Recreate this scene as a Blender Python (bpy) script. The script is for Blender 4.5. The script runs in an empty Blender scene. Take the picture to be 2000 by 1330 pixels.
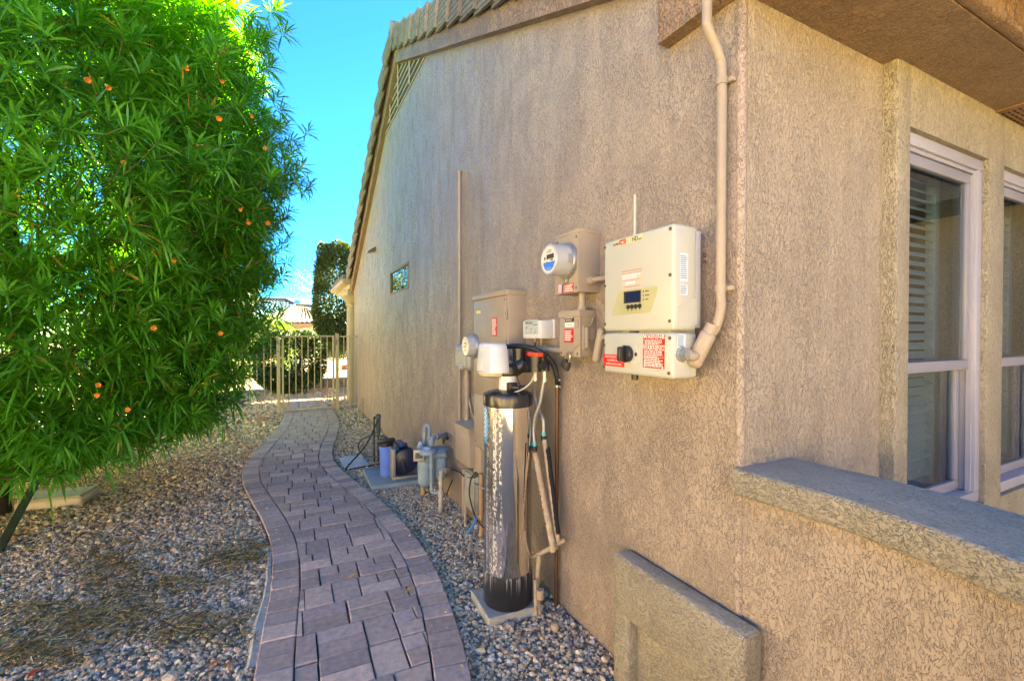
import bpy, bmesh, math, random
import numpy as np
from mathutils import Vector, Matrix, noise as mnoise
R = math.radians
random.seed(7); rng = np.random.default_rng(7)
S = bpy.context.scene
COL = S.collection

# ------------------------------------------------------------------ camera
YAW, PITCH, FPX, EYE = R(26.8), R(0.647), 885.0, 1.40
cam_d = bpy.data.cameras.new("camera"); cam = bpy.data.objects.new("camera", cam_d); COL.objects.link(cam)
cam.location = (0, 0, EYE); cam.rotation_euler = (math.pi/2 - PITCH, 0, -YAW)
cam_d.sensor_width = 36; cam_d.lens = 36*FPX/2000; cam_d.clip_start = .02; cam_d.clip_end = 900
S.camera = cam
# ------------------------------------------------------------------ sky, sun, exposure
SUN_EL, SUN_AZ = R(29), Vector((.80, .60, 0)).normalized()
world = bpy.data.worlds.new("World"); S.world = world; world.use_nodes = True
nt = world.node_tree; bg = nt.nodes["Background"]
sky = nt.nodes.new("ShaderNodeTexSky"); sky.sky_type = 'NISHITA'; sky.sun_disc = False
sky.sun_elevation = SUN_EL; sky.sun_rotation = math.atan2(SUN_AZ.x, SUN_AZ.y)
sky.air_density = .55; sky.dust_density = .2; sky.ozone_density = 1.6
hs = nt.nodes.new("ShaderNodeHueSaturation"); hs.inputs['Hue'].default_value = .518; hs.inputs['Saturation'].default_value = 1.95
nt.links.new(sky.outputs[0], hs.inputs['Color']); nt.links.new(hs.outputs[0], bg.inputs[0]); bg.inputs[1].default_value = .05
sd = bpy.data.lights.new("sun", 'SUN'); sun = bpy.data.objects.new("sun", sd); COL.objects.link(sun)
sd.energy = 5.0; sd.angle = R(.5); sd.color = (1, .93, .82)
sdir = Vector((SUN_AZ.x*math.cos(SUN_EL), SUN_AZ.y*math.cos(SUN_EL), math.sin(SUN_EL)))
sun.rotation_euler = sdir.to_track_quat('Z', 'Y').to_euler(); sun.location = (6, 4, 12)
S.view_settings.view_transform = 'Standard'; S.view_settings.look = 'None'; S.view_settings.gamma = 1
S.view_settings.use_curve_mapping = False; S.view_settings.exposure = 4.7; S.view_settings.use_white_balance = True; S.view_settings.white_balance_temperature = 15000; S.view_settings.white_balance_tint = -8
S.render.engine = 'CYCLES'; S.cycles.use_guiding = True; S.cycles.use_surface_guiding = True; S.cycles.use_volume_guiding = False; S.cycles.guiding_training_samples = 64; S.cycles.use_adaptive_sampling = False; S.cycles.max_bounces = 8; S.cycles.diffuse_bounces = 5; S.cycles.transparent_max_bounces = 16
S.cycles.use_denoising = True; S.cycles.denoising_prefilter = 'NONE'

# ------------------------------------------------------------------ measuring helpers: a sight line meets a real plane of the place
_f = Vector((math.sin(YAW)*math.cos(PITCH), math.cos(YAW)*math.cos(PITCH), -math.sin(PITCH)))
_r = Vector((math.cos(YAW), -math.sin(YAW), 0)); _u = _r.cross(_f)
def ray(u, v): return _f + _r*((u-1000)/FPX) - _u*((v-665)/FPX)
def onX(u, v, X): d = ray(u, v); t = X/d.x; return Vector((X, d.y*t, EYE+d.z*t))
def onY(u, v, Y): d = ray(u, v); t = Y/d.y; return Vector((d.x*t, Y, EYE+d.z*t))
def onZ(u, v, Z=0.): d = ray(u, v); t = (Z-EYE)/d.z; return Vector((d.x*t, d.y*t, Z))

# ------------------------------------------------------------------ materials
MATS = {}
def pm(name, col, rough=.5, metal=0., var=.12, vs=6., bump=0., bs=80., spec=.5, coat=0., obj_rand=0., tint=None, detail=4):
    if name in MATS: return MATS[name]
    m = bpy.data.materials.new(name); m.use_nodes = True; t = m.node_tree; L = t.links.new
    b = t.nodes["Principled BSDF"]
    b.inputs['Roughness'].default_value = rough; b.inputs['Metallic'].default_value = metal
    b.inputs['Specular IOR Level'].default_value = spec
    if coat: b.inputs['Coat Weight'].default_value = coat; b.inputs['Coat Roughness'].default_value = .08
    tc = t.nodes.new("ShaderNodeTexCoord")
    n = t.nodes.new("ShaderNodeTexNoise"); n.inputs['Scale'].default_value = vs; n.inputs['Detail'].default_value = detail
    L(tc.outputs['Object'], n.inputs['Vector'])
    mr = t.nodes.new("ShaderNodeMapRange"); mr.inputs['To Min'].default_value = 1-var; mr.inputs['To Max'].default_value = 1+var
    mr.inputs['From Min'].default_value = .25; mr.inputs['From Max'].default_value = .75
    L(n.outputs[0], mr.inputs['Value'])
    src = mr.outputs[0]
    if obj_rand:
        oi = t.nodes.new("ShaderNodeObjectInfo"); m2 = t.nodes.new("ShaderNodeMapRange")
        m2.inputs['To Min'].default_value = 1-obj_rand; m2.inputs['To Max'].default_value = 1+obj_rand
        L(oi.outputs['Random'], m2.inputs['Value'])
        mm = t.nodes.new("ShaderNodeMath"); mm.operation = 'MULTIPLY'; L(src, mm.inputs[0]); L(m2.outputs[0], mm.inputs[1]); src = mm.outputs[0]
    base = None
    if tint is not None:
        mixc = t.nodes.new("ShaderNodeMix"); mixc.data_type = 'RGBA'
        mixc.inputs['A'].default_value = (*col, 1); mixc.inputs['B'].default_value = (*tint, 1)
        if obj_rand:
            ms = t.nodes.new("ShaderNodeMath"); ms.operation = 'FRACT'; mu = t.nodes.new("ShaderNodeMath"); mu.operation = 'MULTIPLY'; mu.inputs[1].default_value = 7.3
            L(oi.outputs['Random'], mu.inputs[0]); L(mu.outputs[0], ms.inputs[0]); L(ms.outputs[0], mixc.inputs['Factor'])
        else:
            n3 = t.nodes.new("ShaderNodeTexNoise"); n3.inputs['Scale'].default_value = vs*.37; L(tc.outputs['Object'], n3.inputs['Vector'])
            L(n3.outputs[0], mixc.inputs['Factor'])
        base = mixc.outputs['Result']
    vm = t.nodes.new("ShaderNodeVectorMath"); vm.operation = 'SCALE'
    if base: L(base, vm.inputs[0])
    else: vm.inputs[0].default_value = col
    L(src, vm.inputs['Scale']); L(vm.outputs[0], b.inputs['Base Color'])
    if bump:
        n2 = t.nodes.new("ShaderNodeTexNoise"); n2.inputs['Scale'].default_value = bs; n2.inputs['Detail'].default_value = 5
        L(tc.outputs['Object'], n2.inputs['Vector'])
        bp = t.nodes.new("ShaderNodeBump"); bp.inputs['Strength'].default_value = bump; bp.inputs['Distance'].default_value = .004
        L(n2.outputs[0], bp.inputs['Height']); L(bp.outputs[0], b.inputs['Normal'])
    MATS[name] = m; return m

def stucco(name, col, col2, rough=.5, k=1.0, stretch=.55, ys=1.0, dist=.005, spec=.5, pit_shade=.08, skylit_top=None):
    """skip-trowel stucco: flattened plateaus with torn edges over a fine grain"""
    m = bpy.data.materials.new(name); m.use_nodes = True; t = m.node_tree; L = t.links.new; N = t.nodes.new
    b = t.nodes["Principled BSDF"]; b.inputs['Roughness'].default_value = rough; b.inputs['Specular IOR Level'].default_value = spec
    tc = N("ShaderNodeTexCoord"); mp = N("ShaderNodeMapping"); mp.inputs['Scale'].default_value = (1, ys, stretch); L(tc.outputs['Object'], mp.inputs['Vector'])
    def noise(sc, det, dis, rgh=.5):
        n = N("ShaderNodeTexNoise"); n.inputs['Scale'].default_value = sc; n.inputs['Detail'].default_value = det
        n.inputs['Distortion'].default_value = dis; n.inputs['Roughness'].default_value = rgh; L(mp.outputs[0], n.inputs['Vector']); return n.outputs[0]
    def rng_(src, a, c, lo=0., hi=1.):
        r = N("ShaderNodeMapRange"); r.interpolation_type = 'SMOOTHSTEP'; r.inputs['From Min'].default_value = a; r.inputs['From Max'].default_value = c
        r.inputs['To Min'].default_value = lo; r.inputs['To Max'].default_value = hi; L(src, r.inputs['Value']); return r.outputs[0]
    def mth(op, a, c):
        q = N("ShaderNodeMath"); q.operation = op
        for i, z in enumerate((a, c)):
            if isinstance(z, (int, float)): q.inputs[i].default_value = z
            else: L(z, q.inputs[i])
        return q.outputs[0]
    p1 = rng_(noise(88*k, 3, .7), .50, .56)
    p2 = rng_(noise(165*k, 2.5, .5), .50, .58)
    msk = mth('MULTIPLY', rng_(noise(8*k, 4, .6, .6), .40, .60), rng_(noise(2.6, 3, .8), .34, .52, .75, 1.))
    msk2 = rng_(noise(5*k, 3, .4), .40, .60)
    fine = noise(420*k, 3, 0)
    h = mth('ADD', mth('MULTIPLY', p1, mth('ADD', mth('MULTIPLY', msk, .45), .55)), mth('MULTIPLY', mth('MULTIPLY', p2, msk2), .45))
    h = mth('ADD', h, mth('MULTIPLY', fine, .16))
    h = mth('ADD', h, mth('ADD', mth('MULTIPLY', noise(16*k, 2, .2), .7), mth('MULTIPLY', noise(38*k, 2, .4), .7)))
    bp = N("ShaderNodeBump"); bp.inputs['Strength'].default_value = 1.0; bp.inputs['Distance'].default_value = dist
    L(h, bp.inputs['Height']); L(bp.outputs[0], b.inputs['Normal'])
    mix = N("ShaderNodeMix"); mix.data_type = 'RGBA'; mix.inputs['A'].default_value = (*col, 1); mix.inputs['B'].default_value = (*col2, 1)
    L(rng_(noise(2.2, 6, .3, .6), .35, .65), mix.inputs['Factor'])
    mps = N("ShaderNodeMapping"); mps.inputs['Scale'].default_value = (12, 12, 1.8); L(tc.outputs['Object'], mps.inputs['Vector'])
    ns = N("ShaderNodeTexNoise"); ns.inputs['Scale'].default_value = 1.6; ns.inputs['Detail'].default_value = 6; ns.inputs['Roughness'].default_value = .65; L(mps.outputs[0], ns.inputs['Vector'])
    L(rng_(ns.outputs[0], .36, .64, rough-.06, rough+.10), b.inputs['Roughness'])
    # pits are shaded in the colour, where the bump alone shows little
    pit = mth('MULTIPLY', rng_(noise(88*k, 3, .7), .45, .50, .0, 1.), mth('SUBTRACT', 1.0, p1))
    vm = N("ShaderNodeVectorMath"); vm.operation = 'SCALE'; L(mix.outputs['Result'], vm.inputs[0]); L(mth('SUBTRACT', 1.0, mth('MULTIPLY', pit, pit_shade)), vm.inputs['Scale'])
    out = vm.outputs[0]
    if skylit_top is not None:  # paler colour on up-facing faces stands in for sky light
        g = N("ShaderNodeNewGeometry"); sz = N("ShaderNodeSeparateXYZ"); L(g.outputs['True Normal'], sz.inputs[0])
        md = N("ShaderNodeMix"); md.data_type = 'RGBA'; md.inputs['B'].default_value = (*skylit_top, 1); L(out, md.inputs['A'])
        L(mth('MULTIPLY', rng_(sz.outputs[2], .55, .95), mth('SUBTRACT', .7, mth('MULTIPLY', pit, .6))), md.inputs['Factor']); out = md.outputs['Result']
    L(out, b.inputs['Base Color'])
    MATS[name] = m; return m

def leafmat(name, col, col2, trans=.35, rough=.42, dead=None):
    m = bpy.data.materials.new(name); m.use_nodes = True; t = m.node_tree; L = t.links.new; N = t.nodes.new
    b = t.nodes["Principled BSDF"]; b.inputs['Roughness'].default_value = rough
    g = N("ShaderNodeNewGeometry"); mix = N("ShaderNodeMix"); mix.data_type = 'RGBA'
    mix.inputs['A'].default_value = (*col, 1); mix.inputs['B'].default_value = (*col2, 1)
    L(g.outputs['Random Per Island'], mix.inputs['Factor'])
    if dead:
        th = N("ShaderNodeMath"); th.operation = 'GREATER_THAN'; th.inputs[1].default_value = .975; L(g.outputs['Random Per Island'], th.inputs[0])
        m0 = mix; mix = N("ShaderNodeMix"); mix.data_type = 'RGBA'; mix.inputs['B'].default_value = (*dead, 1); L(m0.outputs['Result'], mix.inputs['A']); L(th.outputs[0], mix.inputs['Factor'])
    L(mix.outputs['Result'], b.inputs['Base Color'])
    tr = N("ShaderNodeBsdfTranslucent"); vm = N("ShaderNodeVectorMath"); vm.operation = 'MULTIPLY'; vm.inputs[1].default_value = (1.3, 1.35, .7)
    L(mix.outputs['Result'], vm.inputs[0]); L(vm.outputs[0], tr.inputs['Color'])
    ms = N("ShaderNodeMixShader"); ms.inputs[0].default_value = trans; L(b.outputs[0], ms.inputs[1]); L(tr.outputs[0], ms.inputs[2])
    L(ms.outputs[0], t.nodes['Material Output'].inputs['Surface']); MATS[name] = m; return m

def islandmat(name, stops, rough=.8, bump=0):
    m = bpy.data.materials.new(name); m.use_nodes = True; t = m.node_tree; L = t.links.new; N = t.nodes.new
    b = t.nodes["Principled BSDF"]; b.inputs['Roughness'].default_value = rough; b.inputs['Specular IOR Level'].default_value = .3
    g = N("ShaderNodeNewGeometry"); cr = N("ShaderNodeValToRGB"); cr.color_ramp.interpolation = 'LINEAR'
    el = cr.color_ramp.elements
    while len(el) < len(stops): el.new(.5)
    for e, (p, c) in zip(el, stops): e.position = p; e.color = (*c, 1)
    L(g.outputs['Random Per Island'], cr.inputs[0])
    tc = N("ShaderNodeTexCoord"); n = N("ShaderNodeTexNoise"); n.inputs['Scale'].default_value = 160; L(tc.outputs['Object'], n.inputs['Vector'])
    mr = N("ShaderNodeMapRange"); mr.inputs['To Min'].default_value = .75; mr.inputs['To Max'].default_value = 1.25; L(n.outputs[0], mr.inputs['Value'])
    vm = N("ShaderNodeVectorMath"); vm.operation = 'SCALE'; L(cr.outputs[0], vm.inputs[0]); L(mr.outputs[0], vm.inputs['Scale']); L(vm.outputs[0], b.inputs['Base Color'])
    MATS[name] = m; return m

def glassmat(name, tint=(.8, .86, .84), base=.06):
    m = bpy.data.materials.new(name); m.use_nodes = True; t = m.node_tree; L = t.links.new; N = t.nodes.new
    for q in list(t.nodes):
        if q.type == 'BSDF_PRINCIPLED': t.nodes.remove(q)
    tr = N("ShaderNodeBsdfTransparent"); tr.inputs[0].default_value = (*tint, 1)
    gl = N("ShaderNodeBsdfGlossy"); gl.inputs['Roughness'].default_value = .02
    fr = N("ShaderNodeLayerWeight"); pw_ = N("ShaderNodeMath"); pw_.operation = 'POWER'; pw_.inputs[1].default_value = 4.0; L(fr.outputs['Facing'], pw_.inputs[0])
    ad = N("ShaderNodeMath"); ad.operation = 'MULTIPLY_ADD'; ad.inputs[1].default_value = .75; ad.inputs[2].default_value = base; L(pw_.outputs[0], ad.inputs[0])
    ms = N("ShaderNodeMixShader"); L(ad.outputs[0], ms.inputs[0]); L(tr.outputs[0], ms.inputs[1]); L(gl.outputs[0], ms.inputs[2])
    L(ms.outputs[0], t.nodes['Material Output'].inputs['Surface']); MATS[name] = m; return m

WALL = stucco("stucco_tan", (.375, .30, .253), (.34, .272, .23), rough=.42, spec=.6, k=1.25)
WALLR = stucco("stucco_side", (.40, .335, .275), (.375, .312, .255), rough=.6, stretch=.42, k=1.3, pit_shade=.17)
TRIM = stucco("stucco_trim", (.35, .225, .14), (.31, .195, .12), rough=.45, k=1.0, dist=.013, pit_shade=.3)
SURR = stucco("stucco_surround", (.39, .345, .265), (.365, .32, .245), rough=.6, stretch=.40, k=1.3, pit_shade=.20)
CAP = stucco("stucco_cap", (.32, .285, .23), (.295, .265, .21), rough=.5, k=1.35, ys=.6, stretch=.8, pit_shade=.14, skylit_top=(.56, .50, .42))
TANM = pm("tan_painted_metal", (.35, .285, .23), .42, 0, .10, 7, .15, 90)
TANP = pm("tan_painted_pipe", (.34, .28, .23), .45, 0, .1, 12, .15, 90)
CREAM = pm("cream_plastic", (.46, .47, .43), .35, 0, .03, 4)
WHITEP = pm("white_plastic", (.60, .62, .66), .3, 0, .03, 6)
SILVER = pm("brushed_aluminium", (.50, .52, .60), .34, .25, .05, 20)
STEEL = pm("galvanised_metal", (.42, .43, .44), .4, .8, .12, 25)
BLACKP = pm("black_plastic", (.018, .018, .022), .35, 0, .15, 10)
RUBBER = pm("black_rubber", (.02, .021, .025), .5, 0, .2, 20)
DARKM = pm("dark_lock_metal", (.07, .065, .06), .45, .5, .15, 40)
REDL = pm("red_label", (.52, .012, .016), .4, 0, .05, 30)
WHITEL = pm("white_print", (.82, .80, .78), .5, 0, .03, 30)
BLACKL = pm("black_print", (.02, .02, .022), .5, 0, .05, 30)
PALEBL = pm("pale_sticker", (.55, .66, .78), .4, 0, .05, 30)
YELL = pm("yellow_sticker", (.75, .60, .10), .4, 0, .05, 30)
SCREW = pm("screw_metal", (.16, .15, .13), .4, .7, .2, 60)

# ------------------------------------------------------------------ mesh builder
def catmull(pts, n=6):
    P = [Vector(p) for p in pts]
    if len(P) < 3: return P
    out = []
    Q = [P[0]*2-P[1]] + P + [P[-1]*2-P[-2]]
    for i in range(1, len(Q)-2):
        a, b, c, d = Q[i-1], Q[i], Q[i+1], Q[i+2]
        for k in range(n):
            s = k/n
            out.append(.5*((2*b)+(c-a)*s+(2*a-5*b+4*c-d)*s*s+(3*b-a-3*c+d)*s**3))
    out.append(P[-1]); return out

class MB:
    def __init__(s): s.bm = bmesh.new()
    def box(s, x0, x1, y0, y1, z0, z1, bev=0, seg=2, M=None):
        x0, x1 = min(x0, x1), max(x0, x1); y0, y1 = min(y0, y1), max(y0, y1); z0, z1 = min(z0, z1), max(z0, z1)
        r = bmesh.ops.create_cube(s.bm, size=1)['verts']
        for v in r: v.co = Vector(((x0+x1)/2+v.co.x*(x1-x0), (y0+y1)/2+v.co.y*(y1-y0), (z0+z1)/2+v.co.z*(z1-z0)))
        if bev:
            es = list({e for v in r for e in v.link_edges})
            g = bmesh.ops.bevel(s.bm, geom=es, offset=bev, segments=seg, affect='EDGES', profile=.5)
            if M:
                for v in {v for f in g['faces'] for v in f.verts} | {v for v in r if v.is_valid}: v.co = M @ v.co
        elif M:
            for v in r: v.co = M @ v.co
        return s
    def ring(s, c, ax, r, n, ref=None):
        ax = ax.normalized(); ref = ref or (Vector((0, 0, 1)) if abs(ax.z) < .9 else Vector((1, 0, 0)))
        a = ax.cross(ref).normalized(); b = ax.cross(a)
        return [s.bm.verts.new(c + a*(r*math.cos(2*math.pi*i/n)) + b*(r*math.sin(2*math.pi*i/n))) for i in range(n)]
    def skin(s, rings, cap=True):
        for A, B in zip(rings, rings[1:]):
            n = len(A)
            for i in range(n):
                try: s.bm.faces.new((A[i], A[(i+1) % n], B[(i+1) % n], B[i]))
                except ValueError: pass
        if cap:
            s.bm.faces.new(rings[0][::-1]); s.bm.faces.new(rings[-1])
        return s
    def cyl(s, p0, p1, r0, r1=None, n=20, cap=True):
        p0, p1 = Vector(p0), Vector(p1); r1 = r0 if r1 is None else r1
        return s.skin([s.ring(p0, p1-p0, r0, n), s.ring(p1, p1-p0, r1, n)], cap)
    def lathe(s, o, ax, prof, n=32, cap=True):
        o, ax = Vector(o), Vector(ax).normalized()
        return s.skin([s.ring(o+ax*h, ax, max(r, 1e-4), n) for r, h in prof], cap)
    def tube(s, pts, r, n=10, sm=6, cap=True):
        P = catmull(pts, sm) if sm else [Vector(p) for p in pts]
        rr = r if callable(r) else (lambda t: r)
        rings = []; ref = None
        for i, p in enumerate(P):
            d = (P[min(i+1, len(P)-1)]-P[max(i-1, 0)]).normalized()
            if ref is None: ref = Vector((0, 0, 1)) if abs(d.z) < .8 else Vector((1, 0, 0))
            a = (ref - d*ref.dot(d)).normalized(); ref = a; b = d.cross(a); q = rr(i/(len(P)-1))
            rings.append([s.bm.verts.new(p + a*(q*math.cos(2*math.pi*k/n)) + b*(q*math.sin(2*math.pi*k/n))) for k in range(n)])
        return s.skin(rings, cap)
    def prism(s, pts, off):
        """closed polygon (3D points) pushed by a vector"""
        A = [s.bm.verts.new(Vector(p)) for p in pts]; B = [s.bm.verts.new(Vector(p)+Vector(off)) for p in pts]; n = len(A)
        s.bm.faces.new(A[::-1]); s.bm.faces.new(B)
        for i in range(n): s.bm.faces.new((A[i], A[(i+1) % n], B[(i+1) % n], B[i]))
        return s
    def quad(s, *p):
        s.bm.faces.new([s.bm.verts.new(Vector(q)) for q in p]); return s
    def build(s, name, mat, parent=None, sharp=35):
        bmesh.ops.recalc_face_normals(s.bm, faces=s.bm.faces)
        for f in s.bm.faces: f.smooth = True
        lim = R(sharp)
        for e in s.bm.edges:
            if len(e.link_faces) == 2: e.smooth = e.calc_face_angle(0) < lim
        me = bpy.data.meshes.new(name); s.bm.to_mesh(me); s.bm.free(); me.materials.append(mat)
        return link(name, me, parent)
def link(name, data, parent=None):
    o = bpy.data.objects.new(name, data); COL.objects.link(o)
    if parent is not None:
        o.parent = parent
        m = parent; mw = Matrix()
        while m is not None: mw = m.matrix_parent_inverse @ mw if False else mw; m = m.parent
        o.matrix_parent_inverse = wmat(parent).inverted()
    return o
def wmat(o):
    m = o.matrix_basis.copy()
    if o.parent: m = wmat(o.parent) @ o.matrix_parent_inverse @ m
    return m
def thing(name, label, cat, loc, group=None):
    o = bpy.data.objects.new(name, None); COL.objects.link(o); o.location = loc; o.empty_display_size = .1
    o['label'] = label; o['category'] = cat
    if group: o['group'] = group
    return o
def tag(o, label, cat, group=None):
    o['label'] = label; o['category'] = cat
    if group: o['group'] = group
    return o
def setting(o, kind='structure'): o['kind'] = kind; return o

FACE = {'X': (Vector((0, -1, 0)), Vector((0, 0, 1)), Vector((-1, 0, 0))),      # a face that looks towards the path
        'Y': (Vector((1, 0, 0)), Vector((0, 0, 1)), Vector((0, -1, 0)))}       # a face that looks towards the camera's end of the wall
def text(body, p, size, mat, parent, face='X', w=None, name='lettering', shear=0):
    cu = bpy.data.curves.new(name, 'FONT'); cu.body = body; cu.size = size; cu.align_x = 'CENTER'; cu.align_y = 'CENTER'; cu.extrude = .0002; cu.shear = shear
    cu.resolution_u = 2; cu.materials.append(mat)
    tmp = bpy.data.objects.new(name, cu); COL.objects.link(tmp); dg = bpy.context.evaluated_depsgraph_get()
    me = bpy.data.meshes.new_from_object(tmp.evaluated_get(dg)); bpy.data.objects.remove(tmp); bpy.data.curves.remove(cu); me.name = name
    a, b, n = FACE[face]; o = link(name, me, parent)
    p = Vector(p) + n*.0006
    M = Matrix(((a.x, b.x, n.x, p.x), (a.y, b.y, n.y, p.y), (a.z, b.z, n.z, p.z), (0, 0, 0, 1)))
    if w: M = M @ Matrix.Diagonal((w, 1, 1, 1))
    o.matrix_basis = M; return o
def plate(name, p, w, h, mat, parent, face='X', th=.0008, tilt=0):
    a, b, n = FACE[face]; p = Vector(p); m = MB()
    if tilt: a, b = a*math.cos(tilt)+b*math.sin(tilt), b*math.cos(tilt)-a*math.sin(tilt)
    m.prism([p-a*w/2-b*h/2, p+a*w/2-b*h/2, p+a*w/2+b*h/2, p-a*w/2+b*h/2], n*th)
    return m.build(name, mat, parent)
def bars(p, rows, mat, parent, face='X', name='print_lines'):
    """rows of small print: (dx, dy, w, h) strips that stand for lines too small to read"""
    a, b, n = FACE[face]; p = Vector(p); m = MB()
    for dx, dy, w, h in rows:
        c = p+a*dx+b*dy+n*.0008
        m.prism([c-a*w/2-b*h/2, c+a*w/2-b*h/2, c+a*w/2+b*h/2, c-a*w/2+b*h/2], n*.0002)
    return m.build(name, mat, parent)
def lines(w, h, n, fill=.55, seed=1, wmin=.55):
    r = random.Random(seed); st = h/n
    return [(0, h/2-st*(i+.5), w*r.uniform(wmin, .95), st*fill) for i in range(n)]
def words(w, h, n, seed=1, fill=.55):
    """small print broken into word-long dashes"""
    r = random.Random(seed); st = h/n; out = []
    for i in range(n):
        x = -w/2; end = w/2 - r.uniform(0, .3)*w
        while x < end:
            l = min(r.uniform(.06, .2)*w, end-x); out.append((x+l/2, h/2-st*(i+.5), l, st*fill)); x += l+.03*w
    return out

W = 1.27                                             # the plane of the long gable wall
# ================================================================== SETTING: ground, gravel, path
GRAVB = pm("gravel_bed", (.28, .24, .195), .9, 0, .45, 55, 1.0, 70, .2, detail=8)
g = MB(); g.quad((-220, -220, 0), (220, -220, 0), (220, 320, 0), (-220, 320, 0))
ground = setting(g.build("ground", pm("desert_ground", (.40, .33, .25), .95, 0, .3, 3, .8, 60, .2, detail=8)))
g = MB(); g.quad((-5, -3, .004), (W+.02, -3, .004), (W+.02, 9.3, .004), (-5, 9.3, .004))
setting(g.build("gravel_ground", GRAVB))

PL = [(-.13, 1.2), (-.12, 1.7), (-.116, 2.07), (-.097, 2.37), (-.072, 2.78), (-.075, 3.27), (-.145, 3.8), (-.262, 4.4), (-.345, 4.88), (-.375, 5.44), (-.326, 5.97), (-.205, 6.76), (-.07, 7.7), (-.005, 8.6), (0., 9.0)]
PR = [(.50, 1.0), (.60, 1.4), (.667, 1.67), (.71, 1.886), (.76, 2.205), (.797, 2.587), (.801, 3.04), (.745, 3.69), (.622, 4.39), (.52, 4.99), (.498, 5.48), (.561, 6.06), (.69, 6.83), (.79, 7.63), (.815, 8.5), (.82, 9.0)]
def xat(T, y):
    ys = [p[1] for p in T]; return float(np.interp(y, ys, [p[0] for p in T]))
BW = .15                                             # width of the soldier course
def dense(T, st=.03):
    out = []
    pts = catmull([(x, y, 0) for x, y in T], 8)
    acc = 0; out.append(pts[0])
    for a, b in zip(pts, pts[1:]):
        L_ = (b-a).length; k = st-acc
        while k <= L_: out.append(a+(b-a)*(k/L_)); k += st
        acc = L_-(k-st)
    return out
def offs(D, w):
    out = []
    for i, p in enumerate(D):
        d = (D[min(i+1, len(D)-1)]-D[max(i-1, 0)]).normalized(); out.append(p+Vector((d.y, -d.x, 0))*w)
    return out
DL, DR = dense(PL, .01), dense(PR, .01)
IL, IR = offs(DL, BW), offs(DR, -BW)
iL = [(p.x, p.y) for p in IL]; iR = [(p.x, p.y) for p in IR]
g = MB()
ys = np.linspace(1.2, 9.0, 80)
for a, b in zip(ys, ys[1:]):
    g.quad((xat(PL, a)+.004, a, .014), (xat(PR, a)-.004, a, .014), (xat(PR, b)-.004, b, .014), (xat(PL, b)+.004, b, .014))
path = setting(g.build("path", pm("joint_sand", (.055, .05, .05), .95, 0, .3, 40)))
PAV = pm("concrete_paver", (.57, .42, .36), .78, 0, .22, 34, .9, 170, .35, obj_rand=.22, tint=(.44, .34, .33), detail=7)
pav_n = 0; far_pav = MB()
def paver_geo(bm, poly, top, c=.006):
    n = len(poly); cx = sum(p[0] for p in poly)/n; cy = sum(p[1] for p in poly)/n
    area = .5*abs(sum(poly[i][0]*poly[(i+1) % n][1]-poly[(i+1) % n][0]*poly[i][1] for i in range(n)))
    if area < .0006: return False
    def inset(k):
        out = []
        for (x, y) in poly:
            d = math.hypot(x-cx, y-cy); f = max(0, 1-k/max(d, 1e-5)); out.append((cx+(x-cx)*f, cy+(y-cy)*f))
        return out
    j = lambda: random.uniform(-.0009, .0009)
    tx, ty = random.uniform(-.006, .006), random.uniform(-.006, .006)
    zt = lambda x, y, z: z+(x-cx)*tx+(y-cy)*ty
    A = [bm.verts.new((x+j(), y+j(), .0)) for x, y in inset(.0048)]
    B = [bm.verts.new((x+j(), y+j(), zt(x, y, top-.005))) for x, y in inset(.0048)]
    C = [bm.verts.new((x+j(), y+j(), zt(x, y, top))) for x, y in inset(.0048+c)]
    for P, Q in ((A, B), (B, C)):
        for i in range(n): bm.faces.new((P[i], P[(i+1) % n], Q[(i+1) % n], Q[i]))
    bm.faces.new(C); return True
def add_paver(poly):
    global pav_n
    cy = sum(p[1] for p in poly)/len(poly); top = .032+random.uniform(-.002, .002)
    if cy > 6.9 or pav_n >= 298:
        paver_geo(far_pav.bm, poly, top); return
    m = MB()
    if paver_geo(m.bm, poly, top): m.build("paver", PAV, path, 18); pav_n += 1
    else: m.bm.free()
def soldier(D, I):
    st = 0; tot = len(D); k = 0
    while k < tot-1:
        l = int(round(random.choice((10, 11, 12, 11))*1.0)); e = min(k+l, tot-1)
        if e-k > 4: add_paver([(D[k].x, D[k].y), (I[k].x, I[k].y), (I[e].x, I[e].y), (D[e].x, D[e].y)])
        k = e
soldier(DL, IL); soldier(DR, IR)
def xin(T, y):
    ys = [p[1] for p in T]; return float(np.interp(y, ys, [p[0] for p in T]))
def clip(poly, a, b, keep):
    """keep the side of line a-b given by sign"""
    out = []; n = len(poly)
    s = lambda p: ((b[0]-a[0])*(p[1]-a[1])-(b[1]-a[1])*(p[0]-a[0]))*keep
    for i in range(n):
        p, q = poly[i], poly[(i+1) % n]; sp, sq = s(p), s(q)
        if sp >= 0: out.append(p)
        if (sp >= 0) != (sq >= 0):
            t = sp/(sp-sq); out.append((p[0]+(q[0]-p[0])*t, p[1]+(q[1]-p[1])*t))
    return out
def field(poly):
    y0, y1 = min(p[1] for p in poly), max(p[1] for p in poly)
    if y1 < 1.3 or y0 > 8.95: return
    a, b = (xin(iL, y0), y0), (xin(iL, y1), y1); poly = clip(poly, a, b, -1)
    if len(poly) < 3: return
    a, b = (xin(iR, y0), y0), (xin(iR, y1), y1); poly = clip(poly, a, b, 1)
    if len(poly) < 3: return
    add_paver(poly)
rot = R(-1); ct, sn = math.cos(rot), math.sin(rot)
def W2(p): x, y = p; return (.3+x*ct-(y)*sn*-1*-1, 1.0+x*sn+y*ct)
yy = -.6; U = .069
rr = random.Random(3)
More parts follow.
